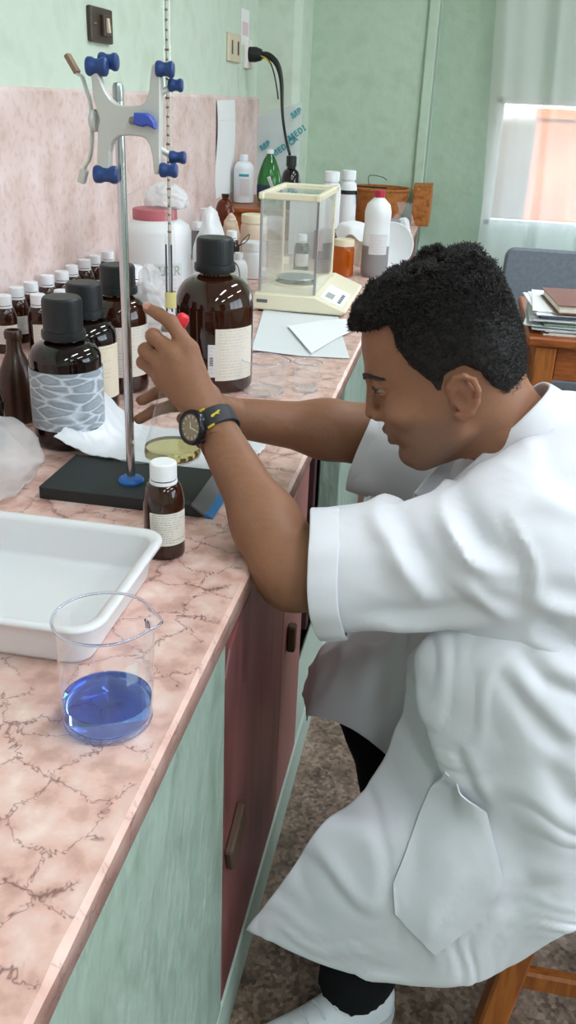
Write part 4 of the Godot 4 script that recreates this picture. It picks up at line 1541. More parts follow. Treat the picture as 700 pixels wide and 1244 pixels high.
	obj("tail", bx(Vector3(0.004, 0.05, 0.012), Vector3(0.039, -0.012, 0.008), 0.001, Vector3(0.2, 0, 0.1)), M.black_rubber, t)
	t = thing("small_box", "small dark box with a red and blue end, right of the balance", "box", Vector3(-0.475, TOP, -3.36))
	obj("carton", bx(Vector3(0.09, 0.10, 0.09), Vector3(0, 0.05, 0), 0.002), mat("3a3540", 0.5), t)
	obj("red_band", bx(Vector3(0.03, 0.085, 0.002), Vector3(-0.028, 0.05, 0.0455), 0.0005), M.cap_red, t)
	obj("blue_band", bx(Vector3(0.05, 0.03, 0.002), Vector3(0.015, 0.03, 0.0455), 0.0005), M.book_blue, t)
	# --- right of the balance
	jar("jar", "orange-brown glass jar with cream lid right of the balance", Vector3(-0.372, TOP, -3.02), 0.0355, 0.118, 0.022, M.orange_jar, M.cap_cream)
	t = thing("plastic_bottle", "translucent bottle with red cap, half full of grey liquid, right of the orange jar", "bottle", Vector3(-0.272, TOP, -3.06))
	obj("body", turned([Vector2(0, 0.1), Vector2(0.0445, 0.1), Vector2(0.0445, 0.12), Vector2(0.043, 0.15), Vector2(0.0415, 0.165), Vector2(0.043, 0.18), Vector2(0.0435, 0.205), Vector2(0.038, 0.228), Vector2(0.022, 0.244), Vector2(0.016, 0.25), Vector2(0, 0.25)], 40, 0.7), M.milk_plastic, t)
	obj("filled_part", turned([Vector2(0, 0.002), Vector2(0.038, 0), Vector2(0.0435, 0.006), Vector2(0.0448, 0.02), Vector2(0.0448, 0.099), Vector2(0, 0.1)], 40, 0.7), M.grey_liquid, t)
	obj("cap", ribbed_cap(0.0175, 0.022), M.cap_red, t, Vector3(0, 0.25, 0))
	a = toward_camera(t.position)
	wrap_label(t, 0.0453, 0.075, 0.14, a - 0.9, a + 0.5, M.label_white)
	t = thing("covered_cup", "grey cup covered with white paper, between the orange jar and the red-capped bottle", "cup", Vector3(-0.375, TOP, -3.27))
	obj("cup", turned([Vector2(0, 0), Vector2(0.03, 0), Vector2(0.034, 0.01), Vector2(0.05, 0.12), Vector2(0.05, 0.126), Vector2(0, 0.126)], 36), M.beige, t)
	mb = Mesher.new()
	mb.lathe(spline2([Vector2(0.064, 0.098), Vector2(0.058, 0.115), Vector2(0.052, 0.13), Vector2(0.042, 0.14), Vector2(0.012, 0.147), Vector2(0, 0.147)], 20), 48, Transform3D(), 9.0)
	for k in mb.v.size():
		var p := mb.v[k]
		p.y += 0.012 * sin(5.0 * atan2(p.z, p.x)) * smoothstep(0.045, 0.066, Vector2(p.x, p.z).length())
		mb.v[k] = p
	obj("paper_cover", mb.done(), M.paper, t)
	mb = Mesher.new()
	mb.lathe([Vector2(0, 0), Vector2(0.03, 0.001), Vector2(0.06, 0.006), Vector2(0.078, 0.014), Vector2(0.08, 0.016), Vector2(0.077, 0.017), Vector2(0.058, 0.009), Vector2(0, 0.004)], 48, Transform3D(Basis.from_euler(Vector3(1.25, 0, 0)), Vector3(0, 0.075, 0)))
	t = thing("white_dish", "round white dish leaning on edge behind the red-capped bottle", "dish", Vector3(-0.235, TOP, -3.24))
	obj("dish", mb.done(), M.milk_plastic, t)
	jar("jar", "grey-brown jar half hidden behind the red-capped bottle", Vector3(-0.262, TOP, -3.50), 0.04, 0.135, 0.03, M.beige, M.grey_liquid)
	t = thing("plastic_bag", "clear bag of white powder twisted shut, last thing at the bench edge", "bag", Vector3(-0.218, TOP + 0.001, -3.56))
	mb = dome(0.036, 0.135, 0.034, 40, 30)
	crumple(mb, 0.008, 26.0, 71)
	obj("filled_part", mb.done(), M.milk_plastic, t)
	mb = Mesher.new()
	mb.lathe(spline2([Vector2(0.037, 0.0), Vector2(0.040, 0.07), Vector2(0.036, 0.13), Vector2(0.024, 0.155), Vector2(0.03, 0.19)], 24), 40, Transform3D(), 9.0)
	crumple(mb, 0.012, 30.0, 73)
	obj("film", mb.done(), M.film, t)
	# --- brown basin and carton against the far wall
	t = thing("basin", "wide brown basin against the far wall", "basin", Vector3(-0.405, TOP, -4.50))
	obj("bowl", turned([Vector2(0, 0.002), Vector2(0.085, 0), Vector2(0.1, 0.01), Vector2(0.135, 0.1), Vector2(0.145, 0.155), Vector2(0.153, 0.158), Vector2(0.153, 0.166), Vector2(0.14, 0.166), Vector2(0.128, 0.1), Vector2(0.09, 0.014), Vector2(0, 0.01)], 48), M.crate, t)
	t = thing("carton", "small brown carton beside the basin, touching the door frame", "box", Vector3(-0.200, TOP, -4.60))
	obj("carton", bx(Vector3(0.085, 0.18, 0.2), Vector3(0, 0.09, 0), 0.003), M.crate, t)
	obj("flap", bx(Vector3(0.09, 0.003, 0.1), Vector3(0, 0.184, 0.05), 0.001, Vector3(0.08, 0, 0.05)), M.crate, t)
	t = thing("stick", "thin dark stick lying across the basin's rim", "stick", Vector3(-0.45, TOP + 0.168, -4.44))
	obj("shaft", piped([Vector3(-0.11, 0.003, 0.01), Vector3(0.09, 0.003, 0.03)], 0.0035, 8), M.base_black, t)
	t = thing("black_wire", "thin black wire bent above the basin", "cord", Vector3(-0.43, TOP + 0.166, -4.55))
	obj("wire", piped(spline([Vector3(-0.03, 0.0, 0.0), Vector3(-0.03, 0.045, 0), Vector3(0.03, 0.042, 0.0), Vector3(0.055, 0.03, 0.01)], 24), 0.0016, 8), M.black_rubber, t)


func spline2(pts: Array, n: int) -> Array:
	var out := []
	for p in spline(pts.map(func(q): return Vector3(q.x, q.y, 0)), n):
		out.append(Vector2(p.x, p.y))
	return out


func wall_things() -> void:
	var x := WALL_X
	# dark old switch at the top left
	var t := thing("old_switch", "dark brown broken switch plate high on the mint wall", "switch", Vector3(x, 1.432, -2.525))
	obj("plate", bx(Vector3(0.014, 0.082, 0.15), Vector3(0.007, 0, 0), 0.003), M.brown_socket, t)
	obj("module", bx(Vector3(0.012, 0.05, 0.05), Vector3(0.019, 0.0, -0.01), 0.002), M.brown_socket, t)
	obj("rocker", bx(Vector3(0.008, 0.034, 0.014), Vector3(0.027, 0.0, -0.006), 0.001, Vector3(0, 0, 0.1)), M.ivory, t)
	for z in [-0.055, 0.055]:
		obj("screw", turned([Vector2(0, 0), Vector2(0.006, 0), Vector2(0.005, 0.003), Vector2(0, 0.003)], 12), M.tarnish, t, Vector3(0.014, 0, z))
	# ivory sockets near the corner
	t = thing("wall_socket", "ivory wall socket near the corner, left of the plugged-in one", "socket", Vector3(x, 1.458, -3.98))
	obj("plate", bx(Vector3(0.012, 0.105, 0.2), Vector3(0.006, 0, 0), 0.003), M.ivory, t)
	for z in [-0.05, 0.05]:
		obj("slot", bx(Vector3(0.003, 0.05, 0.018), Vector3(0.0125, 0.0, z), 0.0005), M.brown_socket, t)
	t = thing("wall_socket", "small pale socket box with a black plug in it", "socket", Vector3(x, 1.445, -4.23))
	obj("plate", bx(Vector3(0.016, 0.11, 0.11), Vector3(0.008, 0, 0), 0.003), M.paper_old, t)
	t = thing("power_plug", "black plug with a thick cable hanging from the corner socket", "plug", Vector3(x + 0.016, 1.445, -4.215))
	obj("plug_body", piped([Vector3(0.0, 0, 0), Vector3(0.03, 0.001, 0.0), Vector3(0.055, 0.0, 0.0)], [0.03, 0.03, 0.022], 18), M.black_rubber, t)
	var p := spline([Vector3(0.05, 0, 0), Vector3(0.09, -0.004, 0.01), Vector3(0.13, -0.035, 0.03), Vector3(0.155, -0.1, 0.05), Vector3(0.172, -0.22, 0.09), Vector3(0.20, -0.31, 0.15), Vector3(0.25, -0.375, 0.30)], 50)
	var rad := []
	for k in 50:
		rad.append(lerpf(0.014, 0.006, smoothstep(0.15, 0.75, k / 49.0)))
	obj("cable", piped(p, rad, 10), M.black_rubber, t)
	obj("core_wire", piped(spline([Vector3(0.05, -0.006, 0.012), Vector3(0.085, -0.015, 0.024), Vector3(0.11, -0.045, 0.04), Vector3(0.13, -0.1, 0.05), Vector3(0.148, -0.17, 0.07)], 30), 0.003, 8), M.black_rubber, t)
	obj("yellow_wire", piped(spline([Vector3(0.052, -0.004, 0.014), Vector3(0.08, -0.014, 0.027), Vector3(0.1, -0.035, 0.037)], 14), 0.003, 8), M.yellow, t)
	# paper tag above the socket
	t = thing("paper_tag", "small white and pink paper tag stuck above the corner socket", "paper", Vector3(x + 0.0015, 1.545, -4.19))
	obj("sheet", bx(Vector3(0.001, 0.135, 0.15), Vector3.ZERO, 0), M.paper, t)
	obj("pink_field", bx(Vector3(0.001, 0.05, 0.11), Vector3(0.0008, -0.005, 0), 0), mat("e3c8cf", 0.7), t)
	for k in 2:
		obj("tape", bx(Vector3(0.001, 0.09, 0.025), Vector3(0.001, -0.2, 0.11 - 0.13 * k), 0), M.film, t)
	# hanging paper on the dado
	t = thing("wall_paper_sheet", "long white paper sheet hanging on the pink dado by the corner", "paper", Vector3(x + 0.0165, 1.09, -3.81))
	var mb := Mesher.new()
	var rows := []
	for k in 16:
		var v := k / 15.0
		rows.append([Vector3(0.002 + 0.004 * sin(v * 5.0), 0.175 - 0.36 * v, -0.145), Vector3(0.006 + 0.004 * sin(v * 4.0 + 1.0), 0.175 - 0.36 * v, 0), Vector3(0.002 + 0.005 * sin(v * 6.0), 0.172 - 0.36 * v, 0.14)])
	for r in rows:
		r.reverse()
	mb.sheet(rows, 0.0006)
	obj("sheet", mb.done(), M.paper, t)
	obj("fold_line", bx(Vector3(0.001, 0.002, 0.26), Vector3(0.0095, 0.10, 0), 0), M.paper_grey, t)
	# printed plastic on the pilaster
	t = thing("plastic_poster", "clear plastic sheet with slanted teal lettering taped to the pilaster", "poster", Vector3(-0.885, 1.12, -4.4325))
	mb = Mesher.new()
	rows = []
	var nz := noise(FastNoiseLite.TYPE_SIMPLEX_SMOOTH, 3.0, 3, 2)
	for i in 14:
		var row := []
		for j in 14:
			var u := j / 13.0
			var v := i / 13.0
			row.append(Vector3(lerpf(-0.1, 0.105, u), lerpf(0.15 - 0.07 * (1.0 - u), -0.25, v), 0.004 + 0.006 * absf(nz.get_noise_2d(u, v))))
		rows.append(row)
	mb.sheet(rows)
	obj("sheet", mb.done(), M.poster, t)
	var tilt := Basis(Vector3.BACK, 0.62)
	for w in [["MP", -0.062, -0.045], ["MEDICA", 0.03, -0.045], ["MP", 0.08, 0.10], ["MEDI", 0.085, 0.015], ["MP", -0.03, -0.15]]:
		var flat: float = 0.028
		lettering(t, "lettering", w[0], flat, M.ink_blue, Transform3D(tilt, Vector3(w[1], w[2], 0.011)), 0.0008)


func far_things() -> void:
	# chair by the curtain
	var t := thing("chair", "grey upholstered chair standing before the curtain", "chair", Vector3(0.40, 0, -3.36))
	var mb := Mesher.new()
	var o := []
	for q in [[0.2, 0.19, 0], [-0.2, 0.19, 1], [-0.21, -0.19, 2], [0.21, -0.19, 3]]:
		for k in 7:
			var a: float = (q[2] + k / 6.0) * PI * 0.5
			o.append(Vector2(q[0] + cos(a) * 0.035, q[1] + sin(a) * 0.035))
	mb.prism(o, 0.045, Transform3D(Basis.from_euler(Vector3(-0.12, 0, 0)), Vector3(0, 0.605, -0.02)), 0.01)
	obj("backrest", mb.done(), M.chair_grey, t)
	obj("seat", bx(Vector3(0.46, 0.06, 0.42), Vector3(0, 0.445, 0.23), 0.02), M.chair_grey, t)
	for sx in [-0.2, 0.2]:
		obj("leg", piped([Vector3(sx, 0, 0.4), Vector3(sx, 0.42, 0.38)], 0.012, 10), M.chrome, t)
		obj("leg", piped([Vector3(sx, 0, -0.06), Vector3(sx, 0.42, 0.04), Vector3(sx, 0.75, -0.02)], 0.012, 10), M.chrome, t)
	# table
	t = thing("table", "brown wooden table carrying the pile of papers", "table", Vector3(0.78, 0, -2.62))
	obj("tabletop", bx(Vector3(1.16, 0.025, 0.56), Vector3(0, 0.7375, 0), 0.005), M.dark_wood, t)
	for sx in [-0.53, 0.53]:
		for sz in [-0.24, 0.24]:
			obj("leg", bx(Vector3(0.055, 0.725, 0.055), Vector3(sx, 0.3625, sz), 0.004), M.wood, t)
	for sz in [-0.24, 0.24]:
		obj("apron", bx(Vector3(1.0, 0.09, 0.02), Vector3(0, 0.68, sz), 0.002), M.dark_wood, t)
	for sx in [-0.53, 0.53]:
		obj("apron", bx(Vector3(0.02, 0.09, 0.42), Vector3(sx, 0.68, 0), 0.002), M.dark_wood, t)
	obj("stretcher", bx(Vector3(1.0, 0.05, 0.025), Vector3(0, 0.22, 0), 0.002), M.dark_wood, t)
	# pile: sheets and folders, lowest first
	var y := 0.75
	var pile := [["paper_stack", "cream bundle of papers at the bottom of the pile on the table", 0.012, 0.00, 0.03, M.paper_old, 0.29], ["paper_stack", "grey crumpled papers low in the pile on the table", 0.010, -0.03, -0.07, M.paper_grey, 0.30], ["folder", "thin teal folder in the middle of the pile on the table", 0.008, -0.01, 0.06, M.book_teal, 0.29], ["paper_stack", "uneven white papers in the middle of the pile on the table", 0.012, -0.025, -0.04, M.paper, 0.30], ["folder", "dark blue folder under the top white papers", 0.006, -0.02, 0.05, M.book_blue, 0.29], ["paper_stack", "white papers under the brown book", 0.011, -0.025, 0.02, M.paper, 0.29]]
	for k in pile.size():
		var p: Array = pile[k]
		var s := thing(p[0], p[1], "papers" if p[0] == "paper_stack" else "folder", Vector3(0.385 + p[3], y, -2.53), "pile on the table", p[4])
		if p[0] == "paper_stack":
			var n := 4
			for q in n:
				var hh: float = p[2] / n
				obj("sheet", bx(Vector3(0.30, hh - 0.0004, p[6] + 0.01 * sin(q * 3.0 + k)), Vector3(0.006 * sin(q * 2.3 + k * 1.7), hh * (q + 0.5), 0.006 * cos(q * 1.9 + k)), 0, Vector3(0, 0.07 * sin(q * 2.1 + k), 0)), p[5], s)
		else:
			obj("cover", bx(Vector3(0.30, 0.0016, p[6]), Vector3(0, p[2] - 0.0008, 0), 0.0003), p[5], s)
			obj("cover", bx(Vector3(0.30, 0.0016, p[6]), Vector3(0, 0.0008, 0), 0.0003), p[5], s)
			obj("pages", bx(Vector3(0.29, p[2] - 0.0034, p[6] - 0.01), Vector3(0, p[2] * 0.5, 0), 0), M.book_pages, s)
		y += p[2]
	var b := thing("book", "brown leather-bound book lying on top of the pile", "book", Vector3(0.345, y, -2.49), "", 0.1)
	obj("pages", bx(Vector3(0.178, 0.018, 0.234), Vector3(0, 0.0115, 0), 0.001), M.book_pages, b)
	obj("cover", bx(Vector3(0.19, 0.0026, 0.245), Vector3(0, 0.0213, 0), 0.0008), M.book_brown, b)
	obj("cover", bx(Vector3(0.19, 0.0026, 0.245), Vector3(0, 0.0013, 0), 0.0008), M.book_brown, b)
	obj("spine", bx(Vector3(0.004, 0.0226, 0.245), Vector3(0.0945, 0.0113, 0), 0.001), M.book_brown, b)


# ---- the seated man. Head axes: forward, up, sideways; millimetres from the ear canal.
const HEAD_AT := Vector3(0.0187, 0.957, -1.085)
const HEAD_SCALE := 0.985
const TILT := 0.384
var face_u := Vector3(-cos(TILT), -sin(TILT), 0)
var face_v := Vector3(-sin(TILT), cos(TILT), 0)
var front_of := PackedFloat32Array()
var back_of := PackedFloat32Array()
var width_of := PackedFloat32Array()
var slope_of := PackedFloat32Array()
var hair_edge := PackedFloat32Array()

const ELBOW_L := Vector3(-0.157, 0.752, -0.952)
const WRIST_L := Vector3(-0.2895, 0.8845, -1.0735)
const SHOULDER_L := Vector3(0.10, 0.815, -0.965)
const ELBOW_R := Vector3(-0.096, 0.832, -1.245)
const WRIST_R := Vector3(-0.2865, 0.8597, -1.182)
const SHOULDER_R := Vector3(0.10, 0.815, -1.255)
const NECK_TOP := Vector3(0.053, 0.950, -1.085)
const NECK_BASE := Vector3(0.142, 0.850, -1.095)


func to_head(p: Vector3) -> Vector3:
	var d := (p - HEAD_AT) * (1000.0 / HEAD_SCALE)
	return Vector3(d.dot(face_u), d.dot(face_v), d.z)


func from_head(q: Vector3) -> Vector3:
	return HEAD_AT + (face_u * q.x + face_v * q.y + Vector3(0, 0, q.z)) * (HEAD_SCALE / 1000.0)


func head_tables() -> void:
	var F := [[-84, 60], [-80, 76], [-74, 86], [-66, 91], [-57, 92], [-50, 90], [-45, 89.5], [-38, 93], [-30, 96], [-20, 98], [-10, 99], [0, 98], [14, 96.5], [26, 95], [36, 96], [46, 99.5], [54, 102], [64, 101.5], [76, 100], [92, 97], [106, 92], [120, 83], [134, 67], [146, 46], [155, 26], [162, 4], [166, -14]]
	var Bk := [[-84, 22], [-74, 12], [-60, -2], [-45, -18], [-32, -42], [-18, -62], [0, -76], [25, -84], [55, -87], [85, -84], [108, -77], [124, -69], [138, -58], [150, -44], [160, -29], [166, -16]]
	var Wd := [[-84, 14], [-80, 22], [-72, 31], [-62, 40], [-48, 50], [-34, 56], [-15, 61], [8, 66], [30, 69], [50, 71], [75, 74.5], [98, 75.5], [118, 71], [134, 60], [147, 44], [157, 27], [163, 13], [166, 1]]
	var cv := func(a): return a.map(func(q): return Vector2(q[0], q[1]))
	var f: Array = cv.call(F)
	var b: Array = cv.call(Bk)
	var w: Array = cv.call(Wd)
	for k in 291:
		var v := k - 110.0
		front_of.append(table(f, v))
		back_of.append(table(b, v))
		width_of.append(maxf(1.0, table(w, v)))
	for k in 291:
		var lo := maxi(k - 2, 0)
		var hi := mini(k + 2, 290)
		var s := maxf(absf(front_of[hi] - front_of[lo]), maxf(absf(back_of[hi] - back_of[lo]), absf(width_of[hi] - width_of[lo]))) / (hi - lo)
		slope_of.append(1.0 / sqrt(1.0 + s * s))


func skull(q: Vector3) -> float:
	var x := clampf(q.y + 110.0, 0.0, 289.0)
	var k := int(x)
	var t := x - k
	var F := lerpf(front_of[k], front_of[k + 1], t)
	var B := lerpf(back_of[k], back_of[k + 1], t)
	var W := lerpf(width_of[k], width_of[k + 1], t)
	var u0 := B + (F - B) * 0.42
	var du := q.x - u0
	var a := F - u0 if du > 0.0 else u0 - B
	a = maxf(a, 1.0)
	var e := 2.15
	var m := pow(pow(absf(du) / a, e) + pow(absf(q.z) / W, e), 1.0 / e)
	var r := sqrt(du * du + q.z * q.z)
	var d := (r - r / m) if m > 0.001 else -a
	d *= lerpf(slope_of[k], slope_of[k + 1], t)
	return maxf(d, maxf(q.y - 166.0, -84.0 - q.y))


func ellipsoid(q: Vector3, c: Vector3, r: Vector3) -> float:
	var e := (q - c) / r
	var l := e.length()
	return (l - 1.0) * minf(r.x, minf(r.y, r.z)) if l < 0.001 else l * (l - 1.0) / (e / r).length()


var helix := [Vector3(10, 6, 69), Vector3(7, 19, 73), Vector3(-3, 27, 77), Vector3(-16, 28, 81), Vector3(-27, 19, 84), Vector3(-29, 4, 84), Vector3(-23, -12, 80), Vector3(-12, -23, 77), Vector3(0, -29, 73), Vector3(7, -24, 69)]


func head_field(p: Vector3) -> float:
	var q := to_head(p)
	var s := Vector3(q.x, q.y, absf(q.z))
	var d := skull(q)
	# neck
	d = smin(d, limb(p, NECK_TOP, NECK_BASE, 0.0525, 0.060) * 1000.0 / HEAD_SCALE, 26.0)
	if q.x > 40.0 and q.y < 80.0:
		d = smin(d, limb(s, Vector3(94, 52, 5), Vector3(76, 51, 42), 9.5, 8.0), 9.0)          # brow ridge
		d = smin(d, ellipsoid(s, Vector3(62, 8, 46), Vector3(26, 18, 20)), 16.0)               # cheekbone
		d = -smin(-d, ellipsoid(s, Vector3(101, 40, 30), Vector3(16, 11, 18)), 10.0)           # eye socket
		d = smin(d, maxf(ellipsoid(s, Vector3(80.5, 40, 31), Vector3(14.6, 14, 15)), 42.8 - s.y - 0.16 * absf(s.z - 31.0)), 2.0)   # lids
		d = smin(d, maxf(ellipsoid(s, Vector3(80.5, 40, 31), Vector3(14, 13.5, 15)), s.y - 36.0 - 0.06 * absf(s.z - 31.0)), 2.0)
		d = smin(d, limb(q, Vector3(98, 45, 0), Vector3(110.0, 8, 0), 7.0, 8.0), 9.0)         # nose
		d = smin(d, ellipsoid(q, Vector3(110.5, 3.5, 0), Vector3(9.5, 8.5, 9.5)), 5.0)
		d = smin(d, ellipsoid(s, Vector3(101.0, 0, 11.5), Vector3(10.5, 7.5, 7.0)), 4.0)       # wing
		d = -smin(-d, ellipsoid(s, Vector3(107, -8, 6), Vector3(5.5, 3.0, 3.2)), 2.0)          # nostril
		d = smin(d, limb(s, Vector3(99.5, -23, 0), Vector3(87, -26, 23), 6.6, 4.0), 5.0)       # lips
		d = smin(d, limb(s, Vector3(96.0, -38.5, 0), Vector3(86, -34, 20), 7.2, 4.5), 5.0)
		d = -smin(-d, limb(s, Vector3(108, -30.5, 0), Vector3(92, -30.5, 26), 2.2, 1.6), 3.0)  # mouth line
		d = smin(d, ellipsoid(q, Vector3(78, -64, 0), Vector3(14, 13, 19)), 10.0)              # chin
	d = smin(d, limb(s, Vector3(6, -34, 50), Vector3(64, -66, 20), 12.0, 13.0), 16.0)          # jaw
	if s.z > 52.0 and absf(s.x + 14.0) < 45.0 and absf(s.y - 14.0) < 50.0:
		s = Vector3((s.x + 5.0) / 0.88, (s.y - 14.0) / 0.88, s.z)
		var e := ellipsoid(s, Vector3(-9, 0, 74), Vector3(17, 26, 6.5))
		for k in helix.size() - 1:
			e = smin(e, limb(s, helix[k], helix[k + 1], 4.2 if k < 7 else 5.2, 4.2 if k < 6 else 5.4), 4.0)
		e = -smin(-e, ellipsoid(s, Vector3(-4, -2, 83), Vector3(9.5, 13, 11)), 3.0)
		e = -smin(-e, ellipsoid(s, Vector3(-11, 15, 84), Vector3(8, 7, 6)), 3.0)
		e = smin(e, limb(s, Vector3(9, -6, 70), Vector3(8, 4, 70), 4.0, 3.4), 3.0)             # tragus
		d = smin(d, e, 4.0)
	return d * (HEAD_SCALE / 1000.0)


func flat_limb(p: Vector3, a: Vector3, b: Vector3, ra: float, rb: float, axis: Vector3, squash: float) -> float:
	var d := b - a
	var t := clampf((p - a).dot(d) / d.length_squared(), 0.0, 1.0)
	var e := p - (a + d * t)
	e += axis * e.dot(axis) * (squash - 1.0)
	return (e.length() - lerpf(ra, rb, t)) / maxf(1.0, squash * 0.8)


func arm_field_l(p: Vector3) -> float:
	var d := limb(p, SHOULDER_L, ELBOW_L, 0.05, 0.041)
	var mid := ELBOW_L.lerp(WRIST_L, 0.30)
	d = smin(d, limb(p, ELBOW_L, mid, 0.039, 0.0405), 0.03)
	d = smin(d, flat_limb(p, mid, WRIST_L, 0.0395, 0.0285, Vector3(-0.55, 0.19, 0.81), 1.12), 0.03)
	d = smin(d, p.distance_to(ELBOW_L + Vector3(0.012, -0.014, 0.0)) - 0.031, 0.03)
	return d


func arm_field_r(p: Vector3) -> float:
	var d := limb(p, SHOULDER_R, ELBOW_R, 0.048, 0.041)
	var mid := ELBOW_R.lerp(WRIST_R, 0.32)
	d = smin(d, limb(p, ELBOW_R, mid, 0.039, 0.0395), 0.03)
	d = smin(d, limb(p, mid, WRIST_R, 0.0385, 0.0285), 0.03)
	return d


var hand_l := [
	[[-0.330, 0.974, -1.103], [-0.3570, 1.0055, -1.112], [-0.3770, 1.0130, -1.122], [-0.3930, 1.0175, -1.128]],
	[[-0.349, 0.968, -1.094], [-0.3790, 0.9880, -1.104], [-0.3760, 0.9740, -1.130], [-0.3600, 0.9660, -1.136]],
	[[-0.3605, 0.951, -1.096], [-0.3915, 0.9665, -1.108], [-0.3880, 0.9520, -1.132], [-0.3720, 0.9450, -1.138]],
	[[-0.3655, 0.931, -1.101], [-0.3985, 0.9475, -1.117], [-0.3930, 0.9330, -1.137], [-0.3780, 0.9270, -1.141]],
	[[-0.303, 0.912, -1.106], [-0.3310, 0.9430, -1.138], [-0.3460, 0.9660, -1.152], [-0.3590, 0.9840, -1.156]]]
var hand_r := [
	[[-0.3250, 0.893, -1.170], [-0.3660, 0.8980, -1.170], [-0.3940, 0.8935, -1.156], [-0.4095, 0.8865, -1.138]],
	[[-0.3270, 0.872, -1.174], [-0.3720, 0.8730, -1.173], [-0.3990, 0.8665, -1.157], [-0.4140, 0.8585, -1.138]],
	[[-0.3210, 0.854, -1.176], [-0.3560, 0.8520, -1.188], [-0.3640, 0.8500, -1.182], [-0.3490, 0.8490, -1.174]],
	[[-0.3170, 0.837, -1.170], [-0.3460, 0.8350, -1.182], [-0.3520, 0.8340, -1.178], [-0.3380, 0.8340, -1.172]],
	[[-0.2950, 0.880, -1.155], [-0.3050, 0.8980, -1.130], [-0.3180, 0.9060, -1.102], [-0.3340, 0.9080, -1.090]]]
var hand_now := []
var wrist_now := Vector3.ZERO
var arm_now := Vector3.ZERO


func hand_field(p: Vector3) -> float:
	var d := limb(p, wrist_now + arm_now * 0.03, wrist_now, 0.0292, 0.0275)
	for k in 5:
		var c: Array = hand_now[k]
		var m: Vector3 = c[0]
		var base := wrist_now.lerp(m, 0.25)
		if k < 4:
			d = smin(d, limb(p, base, m, 0.0165, 0.0128), 0.014)
		else:
			d = smin(d, limb(p, base, m, 0.017, 0.0155), 0.014)
	var palm: float = d
	for k in 5:
		var c: Array = hand_now[k]
		var s := 0.9 if k == 3 else (1.12 if k == 4 else 1.0)
		var f := limb(p, c[0], c[1], 0.0105 * s, 0.0093 * s)
		f = smin(f, limb(p, c[1], c[2], 0.0092 * s, 0.0083 * s), 0.004)
		f = smin(f, limb(p, c[2], c[3], 0.0083 * s, 0.0074 * s), 0.004)
		f = smin(f, p.distance_to(c[1]) - 0.0099 * s, 0.003)
		palm = minf(palm, smin(palm, f, 0.008))
		d = palm
	return d


func body_field(p: Vector3) -> float:
	var s := Vector3(p.x, p.y, -1.105 + absf(p.z + 1.105))
	var d := limb(p, Vector3(0.31, 0.52, -1.15), Vector3(0.31, 0.52, -1.075), 0.094, 0.094)
	d = smin(d, limb(p, Vector3(0.27, 0.60, -1.105), Vector3(0.18, 0.76, -1.105), 0.105, 0.105), 0.06)
	d = smin(d, limb(s, Vector3(0.14, 0.82, -1.08), SHOULDER_L, 0.06, 0.048), 0.05)
	d = smin(d, limb(s, SHOULDER_L, SHOULDER_L.lerp(ELBOW_L, 0.6), 0.05, 0.042), 0.03)
	d = smin(d, limb(p, NECK_BASE, Vector3(0.15, 0.82, -1.105), 0.055, 0.07), 0.05)
	d = smin(d, limb(p, Vector3(0.31, 0.48, -1.05), Vector3(0.03, 0.385, -1.0), 0.065, 0.045), 0.04)
	d = smin(d, limb(p, Vector3(0.03, 0.385, -1.0), Vector3(-0.035, 0.09, -0.93), 0.043, 0.032), 0.03)
	d = smin(d, limb(p, Vector3(0.31, 0.49, -1.18), Vector3(-0.065, 0.405, -1.205), 0.07, 0.04), 0.04)
	d = smin(d, limb(p, Vector3(-0.065, 0.405, -1.205), Vector3(0.06, 0.09, -1.20), 0.040, 0.032), 0.03)
	return d


func trouser_field(p: Vector3) -> float:
	var d := limb(p, Vector3(0.31, 0.50, -1.15), Vector3(0.31, 0.50, -1.075), 0.105, 0.105)
	d = smin(d, limb(p, Vector3(0.31, 0.48, -1.05), Vector3(0.03, 0.385, -1.0), 0.078, 0.056), 0.04)
	d = smin(d, limb(p, Vector3(0.03, 0.385, -1.0), Vector3(-0.035, 0.03, -0.93), 0.055, 0.058), 0.03)
	d = smin(d, limb(p, Vector3(0.31, 0.49, -1.18), Vector3(-0.065, 0.405, -1.205), 0.082, 0.052), 0.04)
	d = smin(d, limb(p, Vector3(-0.065, 0.405, -1.205), Vector3(0.06, 0.03, -1.20), 0.053, 0.056), 0.03)
	d += 0.003 * sin(p.y * 60.0 + p.x * 30.0) * sin(p.x * 40.0 - p.z * 25.0)
	d = maxf(d, 0.068 - p.y)
	return d


const CUFF := Vector3(-0.121, 0.752, -0.95)
const CUFF_N := Vector3(-0.988, -0.13, 0.06)


